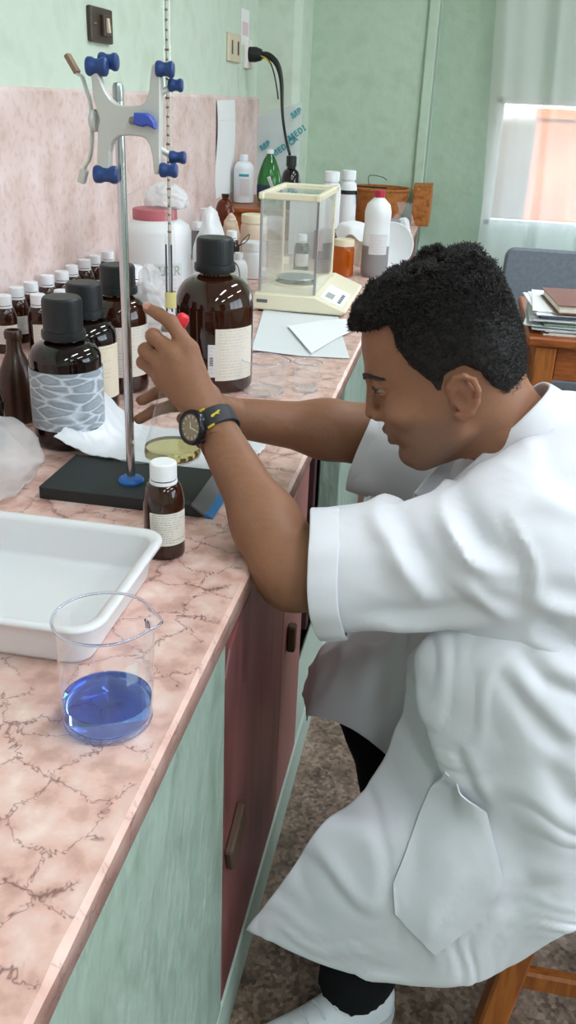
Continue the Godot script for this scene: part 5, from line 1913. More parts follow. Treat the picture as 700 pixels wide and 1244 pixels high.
func coat_field(p: Vector3) -> float:
	var d := limb(p, Vector3(0.128, 0.785, -1.02), Vector3(0.165, 0.60, -1.025), 0.118, 0.112)
	d = smin(d, limb(p, Vector3(0.128, 0.785, -1.19), Vector3(0.165, 0.60, -1.18), 0.118, 0.115), 0.06)
	d = smin(d, limb(p, Vector3(0.22, 0.78, -1.03), Vector3(0.27, 0.58, -1.03), 0.11, 0.112), 0.06)
	d = smin(d, limb(p, Vector3(0.22, 0.78, -1.18), Vector3(0.27, 0.58, -1.18), 0.11, 0.115), 0.06)
	d = smin(d, limb(p, Vector3(0.15, 0.855, -1.05), Vector3(0.105, 0.832, -0.985), 0.062, 0.075), 0.05)
	d = smin(d, limb(p, Vector3(0.15, 0.855, -1.15), Vector3(0.105, 0.832, -1.23), 0.062, 0.072), 0.05)
	d = smin(d, limb(p, Vector3(0.172, 0.868, -1.06), Vector3(0.172, 0.868, -1.15), 0.078, 0.078), 0.05)
	var along := (p - CUFF).dot(CUFF_N)
	var s := flat_limb(p, Vector3(0.11, 0.80, -0.975), CUFF + Vector3(-0.05, -0.008, 0), 0.084, 0.079, Vector3(0, 0, 1), 1.18)
	s = maxf(s, along)
	d = smin(d, s, 0.035)
	var rr := limb(p, Vector3(0.11, 0.805, -1.235), Vector3(-0.15, 0.81, -1.245), 0.078, 0.064)
	rr = maxf(rr, -0.105 - p.x + (p.y - 0.81) * 0.25)
	d = smin(d, rr, 0.035)
	# hollow cuffs and neck opening
	var hole := flat_limb(p, CUFF + Vector3(0.09, 0.015, 0), CUFF + Vector3(-0.05, -0.008, 0), 0.03, 0.086, Vector3(0, 0, 1), 1.2)
	d = maxf(d, -hole)
	hole = limb(p, Vector3(-0.01, 0.815, -1.24), Vector3(-0.16, 0.815, -1.245), 0.03, 0.066)
	d = maxf(d, -hole)
	hole = limb(p, NECK_TOP, NECK_TOP.lerp(NECK_BASE, 0.78), 0.066, 0.063)
	d = -smin(-d, hole, 0.012)
	hole = limb(p, Vector3(-0.03, 0.90, -1.10), Vector3(0.06, 0.80, -1.105), 0.035, 0.03)
	d = -smin(-d, hole, 0.01)
	return d


# Cloth folds: ridges and valleys laid along short paths in the x-y plane of the side that faces the room.
func fold_cloth(mb: Mesher, folds: Array, z_min: float, fine := 0.003) -> void:
	mb.weld_normals()
	var a := noise(FastNoiseLite.TYPE_SIMPLEX_SMOOTH, 9.0, 77, 3)
	for k in mb.v.size():
		var p := mb.v[k]
		var nn := mb.n[k].normalized()
		var h := fine * a.get_noise_3d(p.x * 0.8, p.y * 1.2, p.z)
		if p.z > z_min:
			for f in folds:
				var w: float = f[1]
				var pts: Array = f[0]
				var total := 0.0
				var near := [1e9, 0.0, 0.0]
				for e in pts.size() - 1:
					var p0: Vector2 = pts[e]
					var dd: Vector2 = pts[e + 1] - p0
					var l := dd.length()
					var rel := Vector2(p.x, p.y) - p0
					var t := clampf(rel.dot(dd) / (l * l), 0.0, 1.0)
					var dist := rel.distance_to(dd * t)
					if dist < near[0]:
						near = [dist, dist * signf(dd.cross(rel)), total + t * l]
					total += l
				if near[0] > w * 6.0:
					continue
				var s: float = near[1]
				var u: float = near[2] / total
				var ends := smoothstep(0.0, 0.3, u) * smoothstep(1.0, 0.65, u)
				var g := exp(-s * s / (w * w))
				var lee := exp(-pow((s - w * 1.7) / (w * 1.2), 2.0))
				h += f[2] * ends * (g - 0.75 * lee) * smoothstep(0.0, 0.5, absf(nn.z) + 0.2)
		mb.v[k] = p + nn * h
	mb.weld_normals()


func relax(mb: Mesher, times: int) -> void:   # evens out the steps of the grid
	for round_ in times:
		var sum := PackedVector3Array()
		sum.resize(mb.v.size())
		var cnt := PackedInt32Array()
		cnt.resize(mb.v.size())
		for k in range(0, mb.idx.size(), 3):
			for e in 3:
				var a := mb.idx[k + e]
				var b := mb.idx[k + (e + 1) % 3]
				sum[a] += mb.v[b]
				cnt[a] += 1
		for k in mb.v.size():
			if cnt[k] > 0:
				mb.v[k] = mb.v[k].lerp(sum[k] / cnt[k], 0.6)


# Long soft folds running along one direction of the x-y plane.
func drape(mb: Mesher, along: Vector2, amp: float, seed_: int) -> void:
	mb.weld_normals()
	var a := noise(FastNoiseLite.TYPE_SIMPLEX_SMOOTH, 1.0, seed_, 2)
	var dir := along.normalized()
	for k in mb.v.size():
		var p := mb.v[k]
		var q := Vector2(p.x, p.y)
		var s := q.dot(dir.orthogonal())
		var t := q.dot(dir)
		var n := a.get_noise_2d(s * 8.0 + 2.5 * a.get_noise_2d(t * 3.0, s * 3.0 + 9.0), t * 2.6)
		mb.v[k] = p + mb.n[k].normalized() * amp * (1.0 - 2.2 * absf(n) + n)
	mb.weld_normals()


func xy(list: Array) -> Array:
	return list.map(func(q): return Vector2(q[0], q[1]))


func paint_skin(mb: Mesher, base: Color, face := false) -> void:
	var nz := noise(FastNoiseLite.TYPE_SIMPLEX_SMOOTH, 40.0, 3, 3)
	for k in mb.v.size():
		var p := mb.v[k]
		var c := base * (1.0 + 0.07 * nz.get_noise_3dv(p))
		if face:
			var q := to_head(p)
			var s := absf(q.z)
			var beard := smoothstep(0.0, -22.0, q.y) * smoothstep(8.0, 30.0, q.x + 0.3 * q.y + 20.0) * smoothstep(-95.0, -80.0, q.y)
			c = c.lerp(Color(0.125, 0.085, 0.07), beard * 0.42)
			var lip := minf(limb(Vector3(q.x, q.y, s), Vector3(104, -23.5, 0), Vector3(91, -27, 22), 6.0, 3.0), limb(Vector3(q.x, q.y, s), Vector3(102, -38, 0), Vector3(90, -34, 19), 6.5, 3.5))
			c = c.lerp(Color(0.22, 0.095, 0.08), smoothstep(2.0, -1.5, lip) * 0.75)
			c = c.lerp(Color(0.36, 0.15, 0.10), smoothstep(66.0, 74.0, s) * smoothstep(45.0, 25.0, absf(q.y)) * smoothstep(35.0, 10.0, absf(q.x + 9.0)) * 0.35)
		mb.col[k] = c


func person() -> void:
	head_tables()
	var base := Vector3(0.05, 0, -1.08)
	var man := thing("person", "dark-haired man in a white lab coat seated at the bench, holding the flask", "person", base)
	var off := -base
	var tone := Color(0.275, 0.132, 0.076)
	# one continuous figure: fine grids for head, hands and arms, a coarse one under the clothes
	var mb := Mesher.new()
	nets(mb, head_field, Vector3(-0.135, 0.80, -1.18), Vector3(0.20, 1.13, -0.985), 0.0031)
	mb.normals()
	paint_skin(mb, tone, true)
	var rest := Mesher.new()
	nets(rest, arm_field_l, Vector3(-0.34, 0.66, -1.12), Vector3(0.16, 0.93, -0.88), 0.007)
	nets(rest, arm_field_r, Vector3(-0.33, 0.74, -1.31), Vector3(0.16, 0.92, -1.13), 0.008)
	for side in 2:
		hand_now = []
		for f in (hand_r if side else hand_l):
			hand_now.append(f.map(func(q): return Vector3(q[0], q[1], q[2])))
		wrist_now = WRIST_R if side else WRIST_L
		arm_now = ((ELBOW_R if side else ELBOW_L) - wrist_now).normalized()
		if side:
			nets(rest, hand_field, Vector3(-0.435, 0.80, -1.22), Vector3(-0.24, 0.935, -1.07), 0.003)
		else:
			nets(rest, hand_field, Vector3(-0.415, 0.85, -1.17), Vector3(-0.25, 1.035, -1.04), 0.003)
	nets(rest, body_field, Vector3(-0.18, 0.05, -1.34), Vector3(0.45, 0.93, -0.80), 0.018)
	paint_skin(rest, tone)
	var shift := mb.v.size()
	mb.v.append_array(rest.v)
	mb.uv.append_array(rest.uv)
	mb.col.append_array(rest.col)
	for k in rest.idx:
		mb.idx.append(k + shift)
	mb.normals()
	obj("body", mb.done(true), M.skin, man, off)
	# nails of the visible fingers
	for f in [hand_l[0], hand_r[0], hand_r[1]]:
		var tip := Vector3(f[3][0], f[3][1], f[3][2])
		var dir := (tip - Vector3(f[2][0], f[2][1], f[2][2])).normalized()
		var up := Vector3(0.2, 0.55, 0.8)
		if f != hand_l[0]:
			up = Vector3(-0.75, 0.1, -0.65)
		up = (up - dir * up.dot(dir)).normalized()
		mb = Mesher.new()
		mb.lathe([Vector2(0.0035, -0.001), Vector2(0.005, -0.0003), Vector2(0.0042, 0.0005), Vector2(0, 0.0012)], 14, Transform3D(Basis(dir.cross(up) * 0.95, up * 0.7, dir * 1.25), tip + up * 0.0068))
		obj("fingernail", mb.done(), M.nail, man, off)
	# eyes, brows
	for s in [-1, 1]:
		mb = Mesher.new()
		mb.lathe(range(13).map(func(k): return Vector2(sin(k * PI / 12.0), -cos(k * PI / 12.0)) * 12.2), 24, Transform3D(Basis(), Vector3.ZERO), 9.0)
		var im := Mesher.new()
		im.lathe(range(7).map(func(k): return Vector2(sin(k * 0.45 / 6.0), cos(k * 0.45 / 6.0)) * 12.35), 24, Transform3D(Basis(Vector3(0, 0, 1), Vector3(0.93, -0.34, 0.12 * s).normalized(), Vector3(0.34, 0.93, 0))), 9.0)
		for m in [mb, im]:
			for k in m.v.size():
				m.v[k] = from_head(m.v[k] + Vector3(80.5, 40, 31 * s))
		obj("eyeball", mb.done(), M.eye_white, man, off)
		obj("iris", im.done(), M.iris, man, off)
		mb = Mesher.new()
		var r := RandomNumberGenerator.new()
		r.seed = 12 + s
		for k in 520:
			var t := r.randf()
			var z: float = s * lerpf(7, 53, t)
			var v: float = 53.5 + 5.0 * sin(t * 2.7) - 1.0 * t + r.randf_range(-3.4, 3.4) * (1.0 - 0.7 * t)
			var q := Vector3(116, v, z)
			while q.x > 50.0 and head_field(from_head(q)) > 0.0004:
				q.x -= 0.8
			var d := Vector3(-0.25 - 0.5 * t, 0.45 - 0.75 * t, s * 0.9).normalized() * r.randf_range(4.0, 7.5)
			mb.tube([from_head(q), from_head(q + d * 0.5 + Vector3(1.5, 0, s * 0.8)), from_head(q + d + Vector3(0.8, 0, s * 0.8))], [0.0008, 0.0007, 0.0002], 4, false)
		obj("eyebrow", mb.done(), M.brow, man, off)
		# lash lines
		mb = Mesher.new()
		for lid in [[43.2, 15.0, 1.15], [36.2, 14.4, 0.6]]:
			var pth := []
			var rad := []
			for k in 15:
				var an := lerpf(-0.75, 1.15, k / 14.0)
				var h: float = lid[0] - 40.0 + (0.16 if lid[0] > 40.0 else -0.06) * -absf(sin(an)) * 15.0
				var rr: float = sqrt(lid[1] * lid[1] - h * h)
				pth.append(from_head(Vector3(80.5 + rr * cos(an), 40.0 + h, s * (31.0 + rr * sin(an)))))
				rad.append(lid[2] * 0.001 * (0.35 + 0.65 * sin(PI * (k + 0.5) / 15.0)))
			mb.tube(pth, rad, 6)
		obj("eyelashes", mb.done(), M.brow, man, off)
	hair(man, off)
	clothes(man, off)


var hair_zone := [Vector2(140, 112), Vector2(99, 107), Vector2(78, 113), Vector2(50, 114), Vector2(51, 88), Vector2(37, 55), Vector2(22, 34), Vector2(17, 6), Vector2(9, 4), Vector2(7, 24), Vector2(0, 40), Vector2(-19, 44), Vector2(-33, 32), Vector2(-40, 10), Vector2(-52, -10), Vector2(-66, -28), Vector2(-140, -38), Vector2(-140, 230), Vector2(140, 230)]


func zone_depth(x: float, y: float) -> float:   # mm inside the hair line
	var p := Vector2(x, y)
	var best := 1e9
	for k in hair_zone.size():
		var a: Vector2 = hair_zone[k]
		var b: Vector2 = hair_zone[(k + 1) % hair_zone.size()]
		best = minf(best, p.distance_to(Geometry2D.get_closest_point_to_segment(p, a, b)))
	return best if Geometry2D.is_point_in_polygon(p, PackedVector2Array(hair_zone)) else -best


var hair_noise: FastNoiseLite


func hair_field(p: Vector3) -> float:
	var q := to_head(p)
	if hair_edge.is_empty():
		hair_edge.resize(70 * 90)
		for j in 90:
			for i in 70:
				hair_edge[j * 70 + i] = zone_depth(i * 4.0 - 140.0, j * 3.0 - 60.0)
	var fx := clampf((q.x + 140.0) / 4.0, 0.0, 68.9)
	var fy := clampf((q.y + 60.0) / 3.0, 0.0, 88.9)
	var i := int(fx)
	var j := int(fy)
	var e := lerpf(lerpf(hair_edge[j * 70 + i], hair_edge[j * 70 + i + 1], fx - i), lerpf(hair_edge[j * 70 + 70 + i], hair_edge[j * 70 + 71 + i], fx - i), fy - j)
	var top := smoothstep(70.0, 150.0, q.y)
	var quiff := smoothstep(40.0, 95.0, q.x) * smoothstep(85.0, 125.0, q.y)
	var thick := lerpf(6.0, 10.0, top) + quiff * 5.0
	var nz := hair_noise.get_noise_3d(q.x, q.y, q.z)
	thick += nz * lerpf(1.6, 3.6, top)
	thick = lerpf(-3.0, thick, smoothstep(-1.0, 13.0, e + nz * 2.5))
	var d := skull(q) - thick
	return d * (HEAD_SCALE / 1000.0)


func hair(man: Node3D, off: Vector3) -> void:
	hair_noise = noise(FastNoiseLite.TYPE_SIMPLEX_SMOOTH, 0.09, 5, 2)
	var mb := Mesher.new()
	nets(mb, hair_field, Vector3(-0.14, 0.87, -1.19), Vector3(0.145, 1.16, -0.98), 0.0036, 1.6)
	mb.normals()
	var h := obj("hair", mb.done(), M.hair, man, off)
	# short curled tufts all over it
	var tuft := Mesher.new()
	for q in 3:
		var pts := []
		for k in 5:
			var t := k / 4.0
			pts.append(Vector3(0.0022 * sin(t * 3.6 + q * 2.1), t * 0.0075 - 0.001, 0.0022 * (1.0 - cos(t * 3.2)) * (1 if q else -1)) + Vector3(cos(q * 2.1), 0, sin(q * 2.1)) * 0.0012)
		tuft.tube(pts, [0.0006, 0.00065, 0.0006, 0.0005, 0.0002], 4, false)
	var r := RandomNumberGenerator.new()
	r.seed = 31
	var spots := []
	for k in mb.v.size():
		var q := to_head(mb.v[k])
		if skull(q) < 2.5:
			continue
		for c in (2 if q.z > -20.0 else 1):
			spots.append(k)
	var mm := MultiMesh.new()
	mm.transform_format = MultiMesh.TRANSFORM_3D
	mm.mesh = tuft.done()
	mm.instance_count = spots.size()
	for k in spots.size():
		var n := mb.n[spots[k]].normalized()
		var q := to_head(mb.v[spots[k]])
		var lay := face_u * 0.5 - face_v * smoothstep(120.0, 40.0, q.y) * 0.9
		var up := (n + lay * 0.7 + Vector3(r.randf_range(-1, 1), r.randf_range(-1, 1), r.randf_range(-1, 1)) * 0.75).normalized()
		var sx := up.cross(Vector3(r.randf_range(-1, 1), r.randf_range(-1, 1), r.randf_range(-1, 1))).normalized()
		var s := r.randf_range(0.5, 0.85) * lerpf(0.5, 1.0, smoothstep(60.0, 140.0, q.y))
		mm.set_instance_transform(k, Transform3D(Basis(sx * s, up * s, sx.cross(up) * s), mb.v[spots[k]] + Vector3(r.randf_range(-1, 1), r.randf_range(-1, 1), r.randf_range(-1, 1)) * 0.0018))
	var t := MultiMeshInstance3D.new()
	t.name = "curls"
	t.multimesh = mm
	t.material_override = M.hair
	t.set_meta("kind", "stuff")
	h.add_child(t, true)


func clothes(man: Node3D, off: Vector3) -> void:
	# trousers and shoes
	var mb := Mesher.new()
	nets(mb, trouser_field, Vector3(-0.19, 0.03, -1.33), Vector3(0.45, 0.64, -0.78), 0.011)
	obj("trousers", mb.done(), M.trousers, man, off)
	for s in [[Vector3(0.03, 0, -0.972), Vector3(-0.75, 0, 0.66)], [Vector3(0.13, 0, -1.20), Vector3(-0.99, 0, 0.1)]]:
		shoe(man, off, s[0], s[1].normalized())
	# dark red shirt seen at the throat
	mb = Mesher.new()
	nets(mb, func(p): return maxf(limb(p, NECK_TOP.lerp(NECK_BASE, 0.66), NECK_BASE + (NECK_BASE - NECK_TOP) * 0.35, 0.0625, 0.066), -limb(p, NECK_TOP, NECK_TOP.lerp(NECK_BASE, 0.75), 0.06, 0.061)), Vector3(0.02, 0.74, -1.2), Vector3(0.25, 0.95, -0.98), 0.006)
	obj("shirt", mb.done(), M.shirt, man, off)
	# coat
	mb = Mesher.new()
	nets(mb, coat_field, Vector3(-0.17, 0.50, -1.34), Vector3(0.42, 0.98, -0.84), 0.006)
	relax(mb, 3)
	var folds := [
		[xy([[-0.076, 0.85], [-0.038, 0.829], [0.002, 0.785]]), 0.011, 0.0101],
		[xy([[0.0, 0.868], [0.052, 0.828], [0.113, 0.800]]), 0.012, 0.0159],
		[xy([[-0.049, 0.828], [-0.004, 0.785], [0.03, 0.752]]), 0.013, 0.0072],
		[xy([[0.03, 0.812], [0.075, 0.775], [0.118, 0.746]]), 0.012, 0.0101],
		[xy([[-0.078, 0.716], [0.017, 0.72], [0.113, 0.757]]), 0.014, 0.0087],
		[xy([[0.063, 0.914], [0.124, 0.93]]), 0.010, 0.0072],
		[xy([[0.118, 0.736], [0.185, 0.70]]), 0.012, 0.0116],
		[xy([[0.091, 0.700], [0.135, 0.653], [0.205, 0.595]]), 0.011, 0.0130],
		[xy([[0.106, 0.715], [0.154, 0.683], [0.22, 0.66]]), 0.011, 0.0116],
		[xy([[0.103, 0.895], [0.157, 0.881], [0.22, 0.885]]), 0.010, 0.0072],
		[xy([[0.02, 0.846], [0.075, 0.80], [0.12, 0.775]]), 0.010, 0.0087],
		[xy([[0.112, 0.79], [0.165, 0.772], [0.24, 0.77]]), 0.012, 0.0072],
		[xy([[0.07, 0.88], [0.109, 0.825], [0.118, 0.77]]), 0.006, -0.0058]]
	fold_cloth(mb, folds, -1.04)
	var coat := obj("lab_coat", mb.done(), M.coat, man, off)
	# stitched cuffs
	for side in 2:
		var c := CUFF if side == 0 else Vector3(-0.106, 0.812, -1.244)
		var n := CUFF_N.normalized() if side == 0 else Vector3(-0.97, 0.24, 0.0).normalized()
		var up := (Vector3.UP - n * n.y).normalized()
		var sd := n.cross(up)
		var rv := 0.0815 if side == 0 else 0.0655
		var rd := 0.0665 if side == 0 else 0.0645
		var rows := []
		for l in [[0.004, 0.985], [0.004, 1.0], [0.0035, 1.012], [-0.012, 1.012], [-0.027, 1.004], [-0.029, 0.985]]:
			var row := []
			for k in 65:
				var a := TAU * k / 64.0
				var wob := 1.0 + 0.012 * sin(a * 7.0 + 1.0) + 0.008 * sin(a * 13.0)
				row.append(c + n * (l[0] + 0.002 * sin(a * 3.0)) + (up * cos(a) * rv + sd * sin(a) * rd) * l[1] * wob)
			rows.append(row)
		var cm := Mesher.new()
		cm.sheet(rows, 0.0014, true)
		obj("cuff", cm.done(), M.coat, coat)
	# collar
	var edge := spline([Vector3(-0.030, 0.790, -1.055), Vector3(0.018, 0.838, -1.066), Vector3(0.060, 0.897, -1.045), Vector3(0.096, 0.945, -1.036), Vector3(0.122, 0.972, -1.062), Vector3(0.126, 0.972, -1.10), Vector3(0.115, 0.955, -1.145), Vector3(0.07, 0.90, -1.165), Vector3(0.015, 0.845, -1.15), Vector3(-0.02, 0.80, -1.12)], 80)
	var rows := [[], [], [], [], []]
	for k in edge.size():
		var e: Vector3 = edge[k]
		var t := (NECK_BASE - NECK_TOP).normalized()
		var mid := NECK_TOP + t * (e - NECK_TOP).dot(t)
		var out := (e - mid).normalized()
		var fall := 0.028 * smoothstep(0.0, 0.2, k / 79.0) * smoothstep(1.0, 0.8, k / 79.0) + 0.012
		rows[0].append(e - out * 0.003 + t * 0.030)
		rows[1].append(e - out * 0.001 + t * 0.010)
		rows[2].append(e)
		rows[3].append(e + out * 0.007 + t * fall * 0.4)
		rows[4].append(e + out * 0.014 + t * fall * 1.1)
	var cg := Mesher.new()
	cg.sheet(spline_grid(rows, 17, 80), 0.0016)
	cg.weld_normals()
	obj("collar", cg.done(), M.coat, coat)
	skirt(coat)


var skirt_rows := []


func skirt(coat: Node3D) -> void:
	var c := [
		[[0.030, 0.690, -1.000], [0.036, 0.700, -0.970], [0.040, 0.712, -0.950], [0.086, 0.728, -0.930], [0.136, 0.736, -0.925], [0.202, 0.736, -0.945], [0.295, 0.688, -1.050]],
		[[-0.003, 0.617, -1.000], [0.021, 0.644, -0.965], [0.006, 0.667, -0.935], [0.077, 0.686, -0.897], [0.140, 0.697, -0.888], [0.214, 0.702, -0.908], [0.322, 0.645, -1.040]],
		[[-0.003, 0.541, -0.995], [0.049, 0.577, -0.950], [0.023, 0.590, -0.915], [0.087, 0.608, -0.885], [0.159, 0.628, -0.870], [0.238, 0.635, -0.895], [0.357, 0.573, -1.040]],
		[[-0.018, 0.474, -0.980], [0.067, 0.522, -0.925], [0.055, 0.523, -0.897], [0.119, 0.547, -0.870], [0.182, 0.561, -0.855], [0.264, 0.564, -0.885], [0.392, 0.485, -1.040]],
		[[-0.054, 0.410, -0.945], [0.054, 0.460, -0.900], [0.094, 0.486, -0.882], [0.140, 0.495, -0.862], [0.199, 0.511, -0.845], [0.283, 0.509, -0.880], [0.419, 0.411, -1.040]],
		[[-0.093, 0.391, -0.910], [0.019, 0.407, -0.875], [0.102, 0.445, -0.860], [0.156, 0.450, -0.850], [0.215, 0.468, -0.840], [0.302, 0.461, -0.880], [0.437, 0.355, -1.040]],
		[[-0.137, 0.298, -0.895], [-0.014, 0.317, -0.850], [0.096, 0.373, -0.838], [0.158, 0.399, -0.835], [0.222, 0.422, -0.835], [0.316, 0.417, -0.880], [0.454, 0.305, -1.040]],
		[[-0.187, 0.200, -0.885], [-0.032, 0.204, -0.845], [0.111, 0.255, -0.820], [0.171, 0.303, -0.825], [0.234, 0.376, -0.830], [0.328, 0.378, -0.880], [0.470, 0.260, -1.040]]]
	var ctrl := []
	for r in c:
		ctrl.append(r.map(func(q): return Vector3(q[0], q[1], q[2])))
	skirt_rows = spline_grid(ctrl, 90, 110)
	var mb := Mesher.new()
	mb.sheet(skirt_rows)
	drape(mb, Vector2(0.62, 0.78), 0.0032, 5)
	fold_cloth(mb, [
		[xy([[0.138, 0.364], [0.178, 0.423], [0.222, 0.447]]), 0.014, 0.005],
		[xy([[0.091, 0.700], [0.135, 0.653], [0.205, 0.595]]), 0.011, 0.006],
		[xy([[0.106, 0.722], [0.154, 0.688], [0.24, 0.66]]), 0.010, 0.006],
		[xy([[0.16, 0.60], [0.20, 0.55], [0.25, 0.53]]), 0.014, 0.004],
		[xy([[0.062, 0.585], [0.085, 0.535], [0.118, 0.485]]), 0.008, 0.004]], -1.0, 0.0012)
	skirt_rows = []
	for i in 90:
		skirt_rows.append(range(110).map(func(j): return mb.v[i * 110 + j]))
	mb = Mesher.new()
	mb.sheet(skirt_rows, 0.0018)
	mb.weld_normals()
	obj("left_panel", mb.done(), M.coat, coat)
	# hem and front edge: a narrow doubled band, stitched
	var w := 110
	var hm := Mesher.new()
	var hem := []
	for i in range(84, 90):
		hem.append(range(w).map(func(j): return mb.v[i * w + j] + mb.n[i * w + j].normalized() * (0.0006 if i == 84 else 0.0026)))
	hm.sheet(hem, 0.001)
	obj("hem", hm.done(), M.coat, coat)
	# patch pocket laid on the panel
	var pk := [[[0.058, 0.531], [0.112, 0.498]], [[0.035, 0.454], [0.141, 0.425]], [[0.011, 0.372], [0.125, 0.369]], [[0.018, 0.336], [0.073, 0.300]]]
	var grid := []
	for i in 22:
		var u := i / 21.0 * 3.0
		var k := mini(int(u), 2)
		var row := []
		for j in 18:
			var t := j / 17.0
			var a := Vector2(pk[k][0][0], pk[k][0][1]).lerp(Vector2(pk[k + 1][0][0], pk[k + 1][0][1]), u - k)
			var b := Vector2(pk[k][1][0], pk[k][1][1]).lerp(Vector2(pk[k + 1][1][0], pk[k + 1][1][1]), u - k)
			var q := a.lerp(b, t)
			row.append(Vector3(q.x, q.y, 0))
		grid.append(row)
	for i in 22:
		for j in 18:
			var p: Vector3 = grid[i][j]
			var best := [1e9, -0.85]
			for k in 90 * w:
				var q := mb.v[k]
				if q.z > -0.925:
					var d := Vector2(q.x - p.x, q.y - p.y).length_squared()
					if d < best[0]:
						best = [d, q.z]
			grid[i][j].z = best[1] + 0.0065 + 0.010 * exp(-pow(i / 2.5, 2.0)) * sin(j / 17.0 * PI)
	var sm := []
	for i in 22:
		var row := []
		for j in 18:
			var z := 0.0
			var n := 0
			for di in [-1, 0, 1]:
				for dj in [-1, 0, 1]:
					var a := clampi(i + di, 0, 21)
					var b := clampi(j + dj, 0, 17)
					z += grid[a][b].z
					n += 1
			row.append(Vector3(grid[i][j].x, grid[i][j].y, z / n))
		sm.append(row)
	var pm := Mesher.new()
	pm.sheet(sm, 0.0022)
	pm.normals()
	obj("pocket", pm.done(), M.coat, coat)
	# back of the coat, hanging over the stool
	var bp := [
		[[0.24, 0.715, -0.965], [0.300, 0.72, -0.975], [0.330, 0.725, -1.10], [0.300, 0.72, -1.23], [0.20, 0.68, -1.305], [0.06, 0.66, -1.29]],
		[[0.255, 0.60, -0.945], [0.385, 0.60, -0.95], [0.432, 0.60, -1.10], [0.395, 0.60, -1.26], [0.22, 0.60, -1.32], [0.05, 0.585, -1.30]],
		[[0.285, 0.50, -0.935], [0.43, 0.50, -0.95], [0.465, 0.50, -1.10], [0.43, 0.50, -1.27], [0.24, 0.50, -1.335], [0.03, 0.49, -1.32]],
		[[0.30, 0.375, -0.925], [0.475, 0.395, -0.90], [0.52, 0.41, -1.10], [0.475, 0.395, -1.285], [0.26, 0.38, -1.345], [0.03, 0.36, -1.33]]]
	ctrl = []
	for r in bp:
		ctrl.append(r.map(func(q): return Vector3(q[0], q[1], q[2])))
	mb = Mesher.new()
	mb.sheet(spline_grid(ctrl, 30, 60), 0.0018)
	mb.weld_normals()
	obj("back_panel", mb.done(), M.coat, coat)
	var far := [
		[[0.03, 0.640, -1.060], [0.0, 0.590, -1.12], [-0.054, 0.545, -1.200], [-0.105, 0.470, -1.275]],
		[[0.012, 0.583, -1.055], [-0.035, 0.542, -1.110], [-0.097, 0.510, -1.200], [-0.150, 0.43, -1.275]],
		[[0.002, 0.515, -1.050], [-0.054, 0.490, -1.100], [-0.130, 0.465, -1.185], [-0.172, 0.367, -1.265]],
		[[-0.006, 0.396, -1.062], [-0.079, 0.411, -1.102], [-0.148, 0.373, -1.165], [-0.172, 0.299, -1.245]]]
	ctrl = []
	for r in far:
		ctrl.append(r.map(func(q): return Vector3(q[0], q[1], q[2])))
	mb = Mesher.new()
	mb.sheet(spline_grid(ctrl, 40, 44))
	drape(mb, Vector2(0.5, 0.86), 0.005, 8)
	fold_cloth(mb, [[xy([[0.0, 0.60], [-0.05, 0.53], [-0.09, 0.44]]), 0.014, 0.006], [xy([[-0.05, 0.58], [-0.12, 0.50], [-0.14, 0.42]]), 0.014, -0.006], [xy([[-0.02, 0.55], [-0.03, 0.45]]), 0.012, 0.005]], -1.4, 0.002)
	var rows := []
	for i in 40:
		rows.append(range(44).map(func(j): return mb.v[i * 44 + j]))
	mb = Mesher.new()
	mb.sheet(rows, 0.0018)
	mb.weld_normals()
	obj("right_panel", mb.done(), M.coat, coat)


func shoe(man: Node3D, off: Vector3, heel: Vector3, dir: Vector3) -> void:
	var sd := dir.cross(Vector3.UP)
	var rows := []
	var sole := []
	var L := 0.275
	for i in 26:
		var t := i / 25.0
		var w: float = 0.001 + table([Vector2(0, 0.0), Vector2(0.03, 0.018), Vector2(0.1, 0.030), Vector2(0.3, 0.032), Vector2(0.5, 0.034), Vector2(0.7, 0.043), Vector2(0.85, 0.041), Vector2(0.95, 0.028), Vector2(1, 0.0)], t)
		var h: float = table([Vector2(0, 0.05), Vector2(0.05, 0.075), Vector2(0.3, 0.088), Vector2(0.45, 0.078), Vector2(0.65, 0.056), Vector2(0.85, 0.045), Vector2(0.96, 0.032), Vector2(1, 0.018)], t)
		var row := []
		for k in 25:
			var a := PI * k / 24.0
			row.append(heel + dir * (t * L) + sd * cos(a) * w + Vector3.UP * (0.016 + (h - 0.016) * pow(sin(a), 0.7)))
		rows.append(row)
		sole.append([heel + dir * (t * L) + sd * (w + 0.003), heel + dir * (t * L) - sd * (w + 0.003)])
	var mb := Mesher.new()
	mb.sheet(rows)
	var o := obj("shoe", mb.done(), M.shoe, man, off)
	mb = Mesher.new()
	var line := []
	for i in 26:
		line.append(sole[i][0])
	for i in range(25, -1, -1):
		line.append(sole[i][1])
	var lv := []
	for y in [0.0, 0.004, 0.017, 0.02]:
		var row := []
		for k in line.size() + 1:
			row.append(line[k % line.size()] + Vector3(0, y, 0))
		lv.append(row)
	mb.sheet(lv)
	for i in 25:
		for y in [0.0005, 0.0195]:
			mb.sheet([[sole[i][0] + Vector3(0, y, 0), sole[i][1] + Vector3(0, y, 0)], [sole[i + 1][0] + Vector3(0, y, 0), sole[i + 1][1] + Vector3(0, y, 0)]])
	obj("sole", mb.done(), M.sole, o)
	for k in 4:
		var t := 0.42 + k * 0.075
		var h: float = table([Vector2(0.3, 0.088), Vector2(0.45, 0.078), Vector2(0.65, 0.056), Vector2(0.85, 0.045)], t)
		var c := heel + dir * (t * L) + Vector3.UP * (h + 0.0015)
		obj("lace", piped([c - sd * 0.017 - Vector3.UP * 0.006, c, c + sd * 0.017 - Vector3.UP * 0.006], 0.0028, 8), M.shoe, o)


